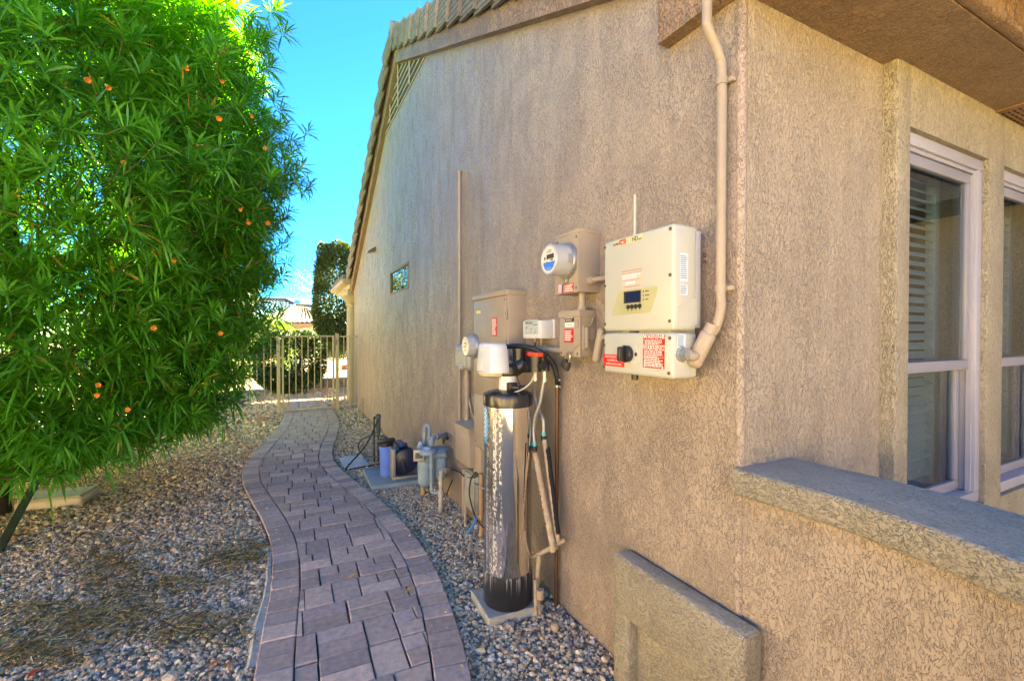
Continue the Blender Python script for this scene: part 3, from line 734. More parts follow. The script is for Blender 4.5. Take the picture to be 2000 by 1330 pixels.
m = MB(); m.prism([p+Vector((0, -.002, 0)) for p in q], (0, .004, 0)); m.build("side_hatch", CREAM, inv)
p1 = onY(1376, 499, yq+.004); bars(p1, [(0, .004, .012, .003), (0, -.004, .012, .003), (-.005, 0, .002, .008), (.005, 0, .002, .008), (0, -.018, .012, .003), (.004, -.024, .004, .010), (-.004, -.022, .003, .007)], BLACKL, inv, 'Y', "marker_mark")
bars(onY(1330, 456, yq), [(0, 0, .02, .0012), (.009, .004, .0012, .012)], pm("grey_scratch", (.4, .4, .38), .6), inv, 'Y', "scratch_mark")
m = MB(); p0, p1 = onX(1240, 456, 1.16), onX(1238.5, 381, 1.16); m.cyl((1.16, p0.y, iz1-.01), (1.16, p0.y, p1.z), .0055, .005, 12); m.cyl((1.16, p0.y, iz1-.005), (1.16, p0.y, iz1+.018), .008, n=12); m.build("antenna", CREAM, inv)
# ---- safety switch under the inverter
sz0, sz1, sy0, sy1 = 1.272, 1.408, 1.056, 1.408
SX = 1.106
swt = thing("safety_switch_unit", "cream switch box with black rotary knob and red warning labels", "switch box", (1.18, 1.23, sz0))
sz0 = onX(1313, 741.5, SX).z
m = MB(); m.box(SX, SX+.115, iy0+.004, iy1+.003, sz0, onX(1180, 650, SX).z, .014, 3); m.build("enclosure", CREAM, swt)
m = MB(); m.box(SX+.09, 1.235, iy0+.03, iy1-.02, sz0+.06, sz0+.19); m.box(SX+.04, 1.2, iy0+.05, iy0+.2, iz0-.02, iz0+.004); m.box(SX+.04, 1.2, iy1-.10, iy1-.06, iz0-.02, iz0+.004); m.build("mount", CREAM, swt)
screws([onX(u, v, SX) for u, v in ((1180.5, 673.5), (1180, 716.5), (1308, 660.5), (1306.5, 729))], swt)
kp = onX(1231.5, 691.5, SX); plate("knob_plate", kp, .082, .064, pm("zinc_plate", (.55, .56, .53), .4, .3), swt, th=.003)
m = MB(); kc = onX(1227, 691, SX); m.lathe(kc, (-1, 0, 0), [(.030, .0), (.031, .018), (.028, .022), (.0003, .022)], 28); m.box(SX-.046, SX-.020, kc.y-.008, kc.y+.008, kc.z-.026, kc.z+.026, .004); kn = m.build("rotary_knob", BLACKP, swt)
m = MB(); m.box(SX-.005, SX-.003, kp.y-.036, kp.y-.027, kp.z-.006, kp.z+.006); m.build("pointer_mark", BLACKL, swt)
def redlabel(par, tl, br, X, title, rows, tsize, seed):
    a, b = onX(*tl, X), onX(*br, X); c = (a+b)/2; w, h = abs(a.y-b.y), abs(a.z-b.z)
    lb = plate("warning_label", c, w, h, REDL, par); c = c+Vector((-.0004, 0, 0))
    return lb, c, w, h
lb, c, w, h = redlabel(swt, (1257, 654), (1299, 674.5), SX, 0, 0, 0, 1)
text("WARNING", c+Vector((-.0006, 0, h*.29)), .020, WHITEL, lb); bars(c+Vector((0, 0, -h*.22)), words(w*.86, h*.5, 4, 3, .5), WHITEL, lb); bars(c, [(-w*.42, h*.33, .006, .007), (w*.42, h*.33, .006, .007)], WHITEL, lb, name="rivet_mark")
lb, c, w, h = redlabel(swt, (1256, 675.5), (1298, 721), SX, 0, 0, 0, 1)
text("WARNING", c+Vector((-.0006, 0, h*.40)), .020, WHITEL, lb); bars(c+Vector((0, 0, h*.06)), [(dx, dy, ww, hh) for dx, dy, ww, hh in words(w*.88, h*.5, 6, 8, .5)], WHITEL, lb); bars(c+Vector((0, 0, -h*.32)), words(w*.9, h*.26, 4, 9, .6), WHITEL, lb); bars(c, [(0, -h*.005, w*.95, .001), (-w*.42, -h*.42, .006, .007), (w*.42, -h*.44, .006, .007)], WHITEL, lb, name="rule_line")
a, b = onX(1179.5, 690.5, SX), onX(1219.5, 716, SX); c = Vector((SX, (a.y+b.y)/2, onX(1199, 704, SX).z)); lb = plate("rapid_shutdown_label", c, abs(a.y-b.y), .044, pm("bright_red_label", (.68, .02, .02), .4), swt)
for k, tx in enumerate(("PHOTOVOLTAIC SYSTEM", "EQUIPPED WITH", "RAPID SHUTDOWN")): text(tx, c+Vector((-.0008, 0, .0135-.0135*k)), .0110, pm("pink_white_print", (.85, .66, .64), .5), lb, w=.78 if k == 0 else .9)
p = onY(1331, 666, iy0+.004); lb = plate("side_label", p, .036, .045, PALEBL, swt, 'Y'); bars(p, words(.032, .038, 6, 12, .5), pm("blue_grey_print", (.13, .2, .32), .5), lb, 'Y')
p = onX(1236, 737, SX+.04); m = MB(); m.cyl((SX+.05, p.y, sz0+.004), (SX+.05, p.y, sz0-.022), .013, .012, 14); m.build("cable_gland", BLACKP, swt)
m = MB(); pq = onY(1331, 692, iy0+.004); m.lathe(pq, (0, -1, 0), [(.026, -.002), (.026, .006), (.020, .007), (.0185, .02), (.0185, .03)], 8); m.build("lock_nut", STEEL, swt)
# ---- big conduit on the corner
CDX = 1.243; yp = onX(1409, 300, CDX).y
cd = thing("conduit_run", "thick tan conduit dropping from the eave to the cream switch box", "conduit", (CDX, yp, 1.4))
top = onY(1381, 0, yp)
pts = [(top.x, yp, 2.75), (top.x, yp, onY(1381, 20, yp).z), (top.x+.004, yp, onY(1384, 55, yp).z), (CDX-.016, yp, onY(1400, 105, yp).z), (CDX, yp, onY(1409, 150, yp).z), (CDX, yp, 1.9), (CDX, yp, onX(1409, 560, CDX).z), (CDX-.002, yp-.003, onX(1407, 600, CDX).z), (CDX-.012, yp+.008, onX(1395, 640, CDX).z), (CDX-.022, yp+.022, onX(1386, 655, CDX).z)]
m = MB(); m.tube(pts, .0148, 16, 8); m.build("pipe", TANP, cd)
for v in (160, 563):
    z = onX(1410, v, CDX).z; m = MB(); m.cyl((CDX, yp, z-.011), (CDX, yp, z+.011), .0180, n=18); m.box(CDX+.006, CDX+.026, yp-.034, yp-.012, z-.008, z+.008, .002); m.build("pipe_strap", TANP, cd)
a, b = onX(1390, 640, 1.222), onX(1352, 716, 1.19)
m = MB(); d = (b-a); L_ = d.length; q = d.to_track_quat('Z', 'Y').to_matrix().to_4x4()
m.box(-.024, .024, -.025, .025, .012, L_, .017, 4, Matrix.Translation(a) @ q); m.cyl(a-d*.08, a+d*.16, .021, n=18); m.build("conduit_body", TANP, cd)
m = MB(); m.tube([b-d*.30, (b-d*.24)*.5+(pq+Vector((0, -.03, 0)))*.5, pq+Vector((0, -.004, 0))], .0165, 14, 6); m.build("nipple", TANP, cd)
m = MB(); m.box(-.0235, -.0215, -.017, .017, .03, L_-.02, 0, 1, Matrix.Translation(a) @ q); m.build("cover_plate", TANP, cd)

# ---- PV production meter
MX, my0, my1, mz0, mz1 = 1.158, 1.641, 1.837, 1.591, 1.866
pvm = thing("solar_meter_box", "tan meter socket with round glass meter and blue dial face", "electric meter", (1.21, 1.74, mz0))
m = MB(); m.box(MX, W+.004, my0, my1, mz0, mz1, .003); m.box(MX-.002, W+.003, my0-.002, my1+.002, mz1-.012, mz1+.004, .002); m.box(MX-.003, MX-.0005, my0+.0, my0+.012, mz0+.006, mz1-.014); m.build("socket_box", TANM, pvm)
mc = onX(1109, 510, MX)
def meter(par, c, r, dpt, kind):
    m = MB(); m.lathe(c, (-1, 0, 0), [(r*1.12, -.002), (r*1.14, .014), (r*1.08, .022), (r*1.0, .024)], 32); m.build("meter_ring", STEEL, par)
    m = MB(); m.lathe(c, (-1, 0, 0), [(r*.97, .02), (r*.96, dpt*.8), (r*.93, dpt*.97), (r*.88, dpt), (r*.82, dpt-.003), (r*.80, dpt-.004)], 32); m.build("meter_barrel", pm("grey_white_shell", (.42, .44, .48), .25), par)
    f = c+Vector((-dpt+.0035, 0, 0)); m = MB(); m.lathe(f, (-1, 0, 0), [(r*.84, -.002), (r*.84, 0)], 32)
    return m.build("meter_face", pm("meter_face_grey", (.62, .64, .64), .4) if kind else pm("clear_dome_face", (.60, .58, .48), .18, 0, .35, 60), par), f
fc = onY(1071, 506.7, mc.y); dpt = MX-fc.x; mr_ = .073
mf, f = meter(pvm, mc, mr_, dpt, 1)
plate("display_window", f+Vector((-.0002, -.010, .012)), .060, .020, pm("lcd_grey", (.06, .07, .06), .2), mf)
m = MB(); m.prism([f+Vector((-.0008, mr_*.72*math.sin(a), -.012-(.0)+min(0, mr_*.78*-math.cos(a)+.018))) for a in np.linspace(-1.25, 1.25, 15)], (.0006, 0, 0)); m.build("blue_dial", pm("bright_blue_print", (.02, .20, .75), .4), mf)
bars(f+Vector((0, 0, 0)), [(-.035, .008, .012, .014), (-.035, -.012, .010, .005), (-.018, -.012, .011, .007), (.024, -.004, .020, .008), (.005, .040, .03, .003), (.0, .033, .04, .003)], pm("dark_grey_print", (.12, .13, .14), .5), mf)
bars(f+Vector((-.0006, 0, -.038)), [(0, 0, .04, .004), (0, -.008, .03, .003)], pm("pale_blue_print", (.25, .45, .85), .5), mf)
q = onY(1097, 505, mc.y-mr_); bars(Vector((MX-dpt*.35, mc.y-mr_*.967, mc.z)), [(0, 0, .018, .04)], pm("bar_code_grey", (.30, .31, .33), .5), pvm, 'Y', "code_label")
c = Vector((MX, onX(1110, 562, MX).y, onX(1110, 563, MX).z)); lb = plate("warning_label", c, .085, .04, REDL, pvm); bars(c, words(.078, .034, 4, 21, .6), WHITEL, lb)
m = MB(); sp = onX(1104, 548, MX-.012); m.box(sp.x-.006, sp.x+.012, sp.y-.014, sp.y+.014, sp.z-.012, sp.z+.012, .003); m.tube([sp+Vector((-.004, .01, -.01)), sp+Vector((-.012, .014, -.028)), sp+Vector((-.01, .018, -.045))], .0022, 6); m.build("seal_ring", STEEL, pvm)
sg = onX(1094, 565, MX-.016); m = MB(); m.box(sg.x-.003, sg.x+.003, sg.y-.013, sg.y+.013, sg.z-.018, sg.z+.022, .002); m.build("seal_tag", pm("pink_seal", (.72, .42, .62), .4), pvm)
np_ = thing("conduit_nipple", "short tan pipe between the solar meter box and the inverter", "pipe", (1.215, 1.52, 1.6), "tan conduit stubs on the wall")
z = onX(1163, 546, 1.215).z; m = MB(); m.cyl((1.215, my0+.002, z), (1.215, iy1-.01, z), .0115, n=14); m.build("pipe", TANP, np_)
m = MB(); m.lathe((1.215, my0, z), (0, -1, 0), [(.023, -.001), (.023, .01), (.018, .012), (.018, .03), (.0125, .032)], 10); m.build("connector", TANP, np_)
# ---- fused disconnect
DX, dy0, dy1, dz1, dz0 = 1.179, 1.667, 1.83, 1.509, 1.302
dis = thing("disconnect_box", "tan disconnect switch with side handle, red label and padlock wire", "switch box", (1.22, 1.75, dz0))
m = MB(); m.box(DX+.006, W+.004, dy0, dy1-.002, dz0+.004, dz1-.006, .003); m.build("case", TANM, dis)
m = MB(); m.box(DX, DX+.012, dy0-.002, dy1, dz0, dz1-.025, .003); m.build("door", TANM, dis)
m = MB(); m.box(DX-.006, W+.002, dy0-.005, dy1+.004, dz1-.026, dz1+.006, .003); m.build("hood", TANM, dis)
m = MB(); hz = (dz0+dz1)/2
m.box(DX+.018, DX+.032, dy0-.03, dy0-.012, hz-.06, hz+.03, .004); m.box(DX+.012, DX+.06, dy0-.012, dy0+.002, hz-.07, hz+.04, .004); m.cyl((DX+.05, dy0, hz), (DX+.05, dy0-.018, hz), .03, .026, 18); m.tube([(DX+.02, dy0-.012, dz1-.06), (DX+.05, dy0-.016, dz1-.06), (DX+.07, dy0-.01, dz1-.03)], .004, 8)
m.build("operating_handle", TANM, dis)
m = MB(); m.box(DX-.008, DX+.002, dy0+.006, dy0+.030, dz1-.075, dz1-.04, .003); m.build("door_catch", TANM, dis)
m = MB(); m.lathe((DX+.045, dy0, dz0+.035), (0, -1, 0), [(.018, -.001), (.018, .003), (.012, .0035), (.0002, .002)], 18); m.build("knockout", TANM, dis)
def lab2(u, v, w, h, mat, n, pmat, seed):
    c = onX(u, v, DX); lb = plate("data_label", c, w, h, mat, dis); bars(c, words(w*.85, h*.8, n, seed, .55), pmat, lb)
lab2(1112.5, 623, .072, .026, BLACKL, 2, pm("grey_label_print", (.5, .5, .5), .5), 31); lab2(1112.5, 634.5, .074, .020, WHITEL, 1, pm("cyan_grey_print", (.35, .5, .55), .5), 32); lab2(1111, 655.5, .078, .062, REDL, 6, WHITEL, 33)
for (p, lab, s0, s1) in (((1.205, 1.738, 0), "stub", mz0, dz1),):
    cn = thing("conduit_nipple", "tan stub between the solar meter box and disconnect box below", "pipe", (1.215, 1.70, dz1), "tan conduit stubs on the wall")
    yb = onX(1137, 587, 1.215).y; m = MB(); m.cyl((1.215, yb, dz1-.01), (1.215, yb, mz0+.01), .0165, n=16); m.build("pipe", TANP, cn)
    m = MB(); m.cyl((1.215, yb, dz1+.004), (1.215, yb, dz1+.024), .022, .021, 8); m.build("connector", TANP, cn)
cn = thing("conduit_nipple", "tan horizontal pipe from the disconnect box to the service panel", "pipe", (1.215, 2.1, 1.34), "tan conduit stubs on the wall")
z = onX(1075, 683, 1.215).z; m = MB(); m.cyl((1.215, dy1-.004, z), (1.215, 2.345, z), .013, n=14); m.build("pipe", TANP, cn)
yq2 = onX(1062, 683, 1.215).y; m = MB(); m.cyl((1.215, yq2-.008, z), (1.215, yq2+.008, z), .0165, n=14); m.box(1.215, W+.002, yq2-.006, yq2+.006, z+.012, z+.020); m.build("pipe_strap", TANP, cn)
# padlock on its wire
pl = thing("padlock", "dark padlock hanging on a wire from the disconnect box", "padlock", onX(1105, 712, 1.165))
w0, w1 = onX(1137, 667, DX-.012), onX(1112, 691, 1.165)
m = MB(); m.tube([w0, w0*.6+w1*.4+Vector((-.003, 0, .001)), w1], .0016, 6); m.build("lock_wire", pm("tan_wire", (.33, .26, .19), .5), pl)
bc = onX(1105, 712, 1.165); ang = R(28); M = Matrix.Translation(bc) @ Matrix.Rotation(ang, 4, 'X')
m = MB(); m.box(-.011, .011, -.027, .027, -.022, .022, .006, 3, M); m.build("lock_body", DARKM, pl)
m = MB(); m.tube([M @ Vector((0, -.016, .018)), M @ Vector((0, -.016, .045)), M @ Vector((0, -.010, .056)), M @ Vector((0, 0, .06)), M @ Vector((0, .010, .056)), M @ Vector((0, .016, .045)), M @ Vector((0, .016, .018))], .0042, 10, 5); m.build("shackle", pm("brass_shackle", (.55, .47, .30), .3, .9), pl)
# ---- blank conduit body left of the switch box
cb = thing("conduit_fitting", "blank rounded tan conduit body left of the cream switch box", "conduit", onX(1168, 700, 1.2))
a, b = onX(1176, 640, 1.2), onX(1164, 707, 1.19); d = b-a; q = d.to_track_quat('Z', 'Y').to_matrix().to_4x4()
m = MB(); m.box(-.018, .018, -.017, .017, 0, d.length, .014, 4, Matrix.Translation(a) @ q); m.build("body", TANP, cb)
m = MB(); m.cyl(a+d*.3, Vector((1.2, sy0+.34, a.z-.02)), .012, n=12); m.build("nipple", TANP, cb)

# ---- service panel
PX, py0, py1, pz1, pz0 = 1.149, 2.334, 2.85, 1.658, .66
sp_ = thing("service_panel", "tall tan electrical service panel with red and yellow stickers", "electrical panel", (1.21, 2.6, pz0))
m = MB(); m.box(PX+.008, W+.004, py0, py1, pz0, pz1-.004, .003); m.build("case", TANM, sp_)
m = MB(); m.box(PX, PX+.010, py0+.018, py1-.004, pz0+.36, pz1-.028, .003); m.build("door", TANM, sp_)
m = MB(); m.box(PX, PX+.010, py0+.018, py1-.004, pz0+.006, pz0+.352, .003); m.build("lower_cover", TANM, sp_)
m = MB(); m.box(PX-.008, W+.002, py0-.004, py1+.006, pz1-.024, pz1+.006, .003); m.build("hood", TANM, sp_)
lz = onX(991, 613, PX).z; m = MB(); m.box(PX-.006, PX+.004, py0+.004, py0+.026, lz-.03, lz+.03, .003); m.cyl((PX-.012, py0+.014, lz-.012), (PX-.012, py0+.014, lz+.012), .005, n=10); m.build("latch", TANM, sp_)
c = onX(934.5, 610, PX); plate("yellow_sticker", c, .075, .020, YELL, sp_)
c = onX(965.5, 638.5, PX); lb = plate("warning_label", c, .082, .112, REDL, sp_); bars(c, words(.070, .10, 9, 41, .6), WHITEL, lb)
mc2 = onX(928, 676, PX)
sm = thing("utility_meter", "round white utility meter with clear face on service panel", "electric meter", mc2)
f2 = onY(908, 677, mc2.y); mf, f = meter(sm, mc2, .072, PX-f2.x, 0)
bars(f+Vector((-.0004, 0, 0)), [(0, .02, .05, .01), (-.01, -.005, .04, .008), (.012, .006, .02, .008), (0, -.028, .05, .006), (.01, .042, .03, .005)], pm("shaded_print", (.16, .15, .13), .5), mf)
screws([(PX, py0+.03, pz0+.03), (PX, py1-.03, pz0+.03), (PX, py0+.03, pz0+.33), (PX, py0+.03, pz1-.05)], sp_)
screws([(MX, my0+.02, mz0+.02), (MX, my1-.02, mz1-.03), (MX, my0+.02, mz1-.03)], pvm)
screws([(DX, dy0+.015, dz0+.015), (DX, dy1-.015, dz0+.015)], dis)
# ---- phone box behind the meter
pb = thing("phone_box", "grey telephone junction box with swirl emblem below utility meter", "junction box", (1.2, 3.0, 1.2))
a, b = onX(891, 672, 1.19), onX(917, 724, 1.19); cy_, cz_ = (a.y+b.y)/2, (a.z+b.z)/2; hw = abs(a.y-b.y)/2
m = MB(); m.box(1.175, W-.012, cy_-hw, cy_+hw, b.z, a.z, .03, 5); m.build("cover", pm("phone_grey", (.30, .31, .31), .4), pb)
m = MB(); m.box(1.222, W+.003, cy_-hw-.003, cy_+hw-.001, b.z-.002, a.z+.002, .008, 2); m.build("base", pm("phone_base_grey", (.24, .25, .25), .5), pb)
m = MB()
for k in (0, 1): m.tube([(1.174, cy_+.05-.0*k, cz_-.05-.022*k), (1.1735, cy_+.01, cz_-.062-.02*k), (1.1735, cy_-.02, cz_-.052-.025*k), (1.174, cy_-.04, cz_-.075-.02*k)], lambda t: .002+.006*math.sin(math.pi*t), 8, 6)
m.build("emblem", pm("emblem_silver", (.55, .56, .56), .4), pb)
# ---- thin conduit up the wall and pipes under the phone box
def pipe_thing(name, lab, pts, r, mat=TANP, cat="pipe", group=None, caps=(), sm=6, n=12):
    t = thing(name, lab, cat, pts[-1], group); m = MB(); m.tube(pts, r, n, sm); m.build("pipe", mat, t)
    for p, rr_, h in caps:
        q = MB(); p = Vector(p); q.cyl(p-Vector((0, 0, h/2)), p+Vector((0, 0, h/2)), rr_, n=12); q.build("coupling", mat, t)
    return t
ct_ = onX(897, 338, 1.254); cb_ = onX(893, 826, 1.254)
pipe_thing("conduit", "tall thin tan conduit rising alone up the gable wall", [(1.254, ct_.y, ct_.z), (1.254, ct_.y, 1.7), (1.254, ct_.y, cb_.z-.02)], .0135, caps=[((1.254, ct_.y, ct_.z), .0165, .025), ((1.254, ct_.y, 1.9), .0155, .02), ((1.254, ct_.y, 1.0), .0155, .02)], sm=0, cat="conduit")
g2 = "tan riser pipes behind the water softener"
p0, p1 = onX(912, 728, 1.235), onX(912, 828, 1.235)
pipe_thing("riser_pipe", "tan riser pipe from the phone box down to the tan box", [(1.235, p0.y, p0.z+.03), (1.235, p0.y, p1.z-.01)], .019, group=g2, caps=[((1.235, p0.y, p0.z-.09), .025, .16)], sm=0)
p2 = onX(921, 800, 1.25); pipe_thing("cable_lead", "tan cable bowing from the riser pipe towards the service panel", [onX(914, 750, 1.245), onX(916, 775, 1.25), onX(920, 800, 1.25), onX(928, 818, 1.24)], .008, group=g2)
# ---- boxes low on the wall
AX = 1.161
ba = thing("cable_box", "tan cable box with sloped lid above the gravel, largest of three", "junction box", (1.2, 3.1, .47), "utility boxes low on the wall")
m = MB(); m.box(AX, W+.004, 2.957, 3.251, .468, .735, .004); m.build("case", TANM, ba)
m = MB(); m.prism([(AX-.006, 2.95, .70), (AX-.006, 2.95, .742), (W, 2.95, .775), (W, 2.95, .70)], (0, .306, 0)); m.build("lid", TANM, ba)
bb = thing("cable_box", "smaller tan cable box beside the softener tank", "junction box", (1.23, 2.95, .44), "utility boxes low on the wall")
m = MB(); m.box(1.205, W+.004, 2.86, 3.0, .43, .625, .005); m.build("case", TANM, bb); m = MB(); m.box(1.20, W, 2.856, 3.004, .62, .628, .002); m.build("lid", TANM, bb)
bc_ = thing("cable_box", "rounded grey cable box standing near the gravel on pipe", "junction box", (1.22, 3.05, .1), "utility boxes low on the wall")
m = MB(); m.box(1.195, W+.002, 2.93, 3.15, .13, .42, .03, 4); m.build("case", pm("weathered_grey", (.23, .235, .22), .6, 0, .2, 12), bc_); m = MB(); m.box(1.19, 1.197, 2.945, 3.135, .15, .405, .002); m.build("cover", pm("weathered_grey_light", (.30, .31, .29), .6, 0, .2, 12), bc_)
pipe_thing("riser_pipe", "left thin tan pipe between the cable boxes and gravel", [onX(906, 915, 1.225), onX(905, 1010, 1.225)], .014, group=g2, sm=0)
pipe_thing("riser_pipe", "second thin tan pipe beside the grey cable box", [onX(911, 915, 1.205), onX(909, 1022, 1.205)], .012, group=g2, sm=0)
pipe_thing("riser_pipe", "reddish tan pipe close beside the softener tank foot", [onX(940, 925, 1.2), onX(940, 1045, 1.2)], .015, pm("reddish_tan_pipe", (.38, .24, .15), .5), group=g2, sm=0)
bcab = thing("black_cable", "black cable with blue sleeve looping over the grey cable box", "cable", onX(925, 1030, 1.17))
m = MB(); m.tube([onX(880, 915, 1.24), onX(898, 922, 1.22), onX(907, 930, 1.2), onX(925, 932, 1.19), onX(933, 925, 1.19)], .0055, 8); m.tube([onX(930, 922, 1.19), onX(920, 935, 1.17), onX(917, 965, 1.17), onX(925, 1000, 1.17), onX(935, 1020, 1.17), onX(945, 1030, 1.17)], .0055, 8); m.build("cable", RUBBER, bcab)
m = MB(); m.tube([onX(930, 1012, 1.165), onX(924, 1025, 1.16), onX(916, 1038, 1.15)], .010, 10); m.build("sleeve", pm("blue_sleeve", (.03, .20, .60), .4), bcab)
pipe_thing("tan_hose", "thin tan hose behind the grey cable box", [onX(905, 925, 1.22), onX(925, 945, 1.19), onX(948, 955, 1.19)], .006, group=g2)

# ---- controller with two leads
ctl = thing("controller_box", "small white controller box with grey keypad label on the wall", "controller", (1.23, 2.12, 1.38))
KX, ky0, ky1, kz0, kz1 = 1.192, 2.025, 2.227, 1.383, 1.478
m = MB(); m.box(KX, W-.006, ky0, ky1, kz0, kz1, .005); m.build("case", WHITEP, ctl); m = MB(); m.box(W-.006, W+.003, ky0-.012, ky1+.006, kz0+.002, kz1+.006, .002); m.build("backplate", WHITEP, ctl)
c = onX(1037.5, 639, KX); lb = plate("keypad_label", c, .145, .078, pm("keypad_grey", (.42, .47, .50), .4), ctl)
text("Kinetic", c+Vector((-.0008, .012, .024)), .022, BLACKL, lb); bars(c, [(-.055, .024, .016, .012), (.045, .012, .04, .005), (-.05, -.002, .02, .006), (0, -.010, .018, .004), (.045, -.018, .004, .014), (-.005, -.026, .02, .004), (.04, -.03, .02, .004)], pm("keypad_print", (.10, .12, .13), .5), lb)
for u, mt, e in ((1045, RUBBER, (1045, 682)), (1057, TANP, (1055, 690))):
    p = onX(u, 660, 1.23); m = MB(); m.cyl((1.23, p.y, kz0+.002), (1.23, p.y, kz0-.022), .010, .007, 12); m.build("cable_gland", TANP, ctl)
    q = onX(*e, 1.23); m = MB(); m.tube([(1.23, p.y, kz0-.018), (1.23, p.y, kz0-.05), (q.x, q.y, q.z)], .0045, 8); m.build("lead", mt, ctl)

# ================================================================== WATER SOFTENER
def chrome_mat():
    m = bpy.data.materials.new("polished_steel"); m.use_nodes = True; t = m.node_tree; L = t.links.new; N = t.nodes.new
    b = t.nodes["Principled BSDF"]; b.inputs['Metallic'].default_value = 1
    tc = N("ShaderNodeTexCoord"); mp = N("ShaderNodeMapping"); mp.inputs['Scale'].default_value = (48, 48, 1.1); L(tc.outputs['Object'], mp.inputs['Vector'])
    n = N("ShaderNodeTexNoise"); n.inputs['Scale'].default_value = 1; n.inputs['Detail'].default_value = 8; n.inputs['Roughness'].default_value = .72; L(mp.outputs[0], n.inputs['Vector'])
    mp2 = N("ShaderNodeMapping"); mp2.inputs['Scale'].default_value = (90, 90, 70); L(tc.outputs['Object'], mp2.inputs['Vector'])
    n2 = N("ShaderNodeTexNoise"); n2.inputs['Scale'].default_value = 1; n2.inputs['Detail'].default_value = 4; L(mp2.outputs[0], n2.inputs['Vector'])
    # hard-water runs only down the side that faces the path
    sx = N("ShaderNodeSeparateXYZ"); L(tc.outputs['Object'], sx.inputs[0])
    at = N("ShaderNodeMath"); at.operation = 'ARCTAN2'
    sxx = N("ShaderNodeMath"); sxx.operation = 'SUBTRACT'; sxx.inputs[1].default_value = TKX; L(sx.outputs[0], sxx.inputs[0])
    syy = N("ShaderNodeMath"); syy.operation = 'SUBTRACT'; syy.inputs[1].default_value = TKY; L(sx.outputs[1], syy.inputs[0])
    L(syy.outputs[0], at.inputs[0]); L(sxx.outputs[0], at.inputs[1])
    def band(c0, wd):
        s = N("ShaderNodeMath"); s.operation = 'SUBTRACT'; s.inputs[1].default_value = c0; L(at.outputs[0], s.inputs[0])
        ab = N("ShaderNodeMath"); ab.operation = 'ABSOLUTE'; L(s.outputs[0], ab.inputs[0])
        r = N("ShaderNodeMapRange"); r.interpolation_type = 'SMOOTHSTEP'; r.inputs['From Min'].default_value = wd; r.inputs['From Max'].default_value = wd*.25; r.inputs['To Min'].default_value = 0; r.inputs['To Max'].default_value = 1; L(ab.outputs[0], r.inputs[0]); return r.outputs[0]
    def mth(op, a, c):
        q = N("ShaderNodeMath"); q.operation = op
        for i, z in enumerate((a, c)):
            if isinstance(z, (int, float)): q.inputs[i].default_value = z
            else: L(z, q.inputs[i])
        return q.outputs[0]
    bsum = mth('MAXIMUM', mth('MULTIPLY', band(STA-.12, .16), 1.), mth('MAXIMUM', mth('MULTIPLY', band(STA+.12, .12), .95), mth('MULTIPLY', band(STA-.4, .9), .35)))
    v = mth('ADD', mth('MULTIPLY', n.outputs[0], .62), mth('MULTIPLY', n2.outputs[0], .50))
    r = N("ShaderNodeMapRange"); r.inputs['From Min'].default_value = .53; r.inputs['From Max'].default_value = .69; L(v, r.inputs[0])
    fac = mth('MULTIPLY', bsum, r.outputs[0])
    mix = N("ShaderNodeMix"); mix.data_type = 'RGBA'; mix.inputs['A'].default_value = (.72, .70, .68, 1); mix.inputs['B'].default_value = (.42, .42, .43, 1); L(fac, mix.inputs['Factor']); L(mix.outputs['Result'], b.inputs['Base Color'])
    L(mth('SUBTRACT', 1.0, fac), b.inputs['Metallic'])
    rr_ = mth('ADD', mth('MULTIPLY', fac, .6), mth('MULTIPLY', band(STA-.9, .75), .16)); L(mth('ADD', rr_, .07), b.inputs['Roughness'])
    bp = N("ShaderNodeBump"); bp.inputs['Strength'].default_value = .12; bp.inputs['Distance'].default_value = .003
    n3 = N("ShaderNodeTexNoise"); n3.inputs['Scale'].default_value = 1; mp3 = N("ShaderNodeMapping"); mp3.inputs['Scale'].default_value = (14, 14, 2.5); L(tc.outputs['Object'], mp3.inputs['Vector']); L(mp3.outputs[0], n3.inputs['Vector'])
    L(n3.outputs[0], bp.inputs['Height']); L(bp.outputs[0], b.inputs['Normal']); return m
TKX, TKY, TR = 1.022, 2.07, .121
STA = math.atan2(-TKY, -TKX)-.42                     # direction of the worst streaks, seen from the tank's axis
slab = MB(); slab.box(-.145, .145, -.135, .135, 0, .05, .004, 1, Matrix.Translation((1.018, 2.085, .003)) @ Matrix.Rotation(R(-3), 4, 'Z'))
tag(slab.build("equipment_slab", pm("pale_grey_concrete", (.33, .34, .34), .85, 0, .2, 14, .4, 90)), "square grey concrete slab under the softener tank", "concrete pad")
ws = thing("water_softener", "tall polished steel softener tank with white valve head", "water softener", (TKX, TKY, .053))
m = MB(); m.lathe((TKX, TKY, .2), (0, 0, 1), [(TR, 0), (TR, .86)], 64); tank = m.build("tank", chrome_mat(), ws)
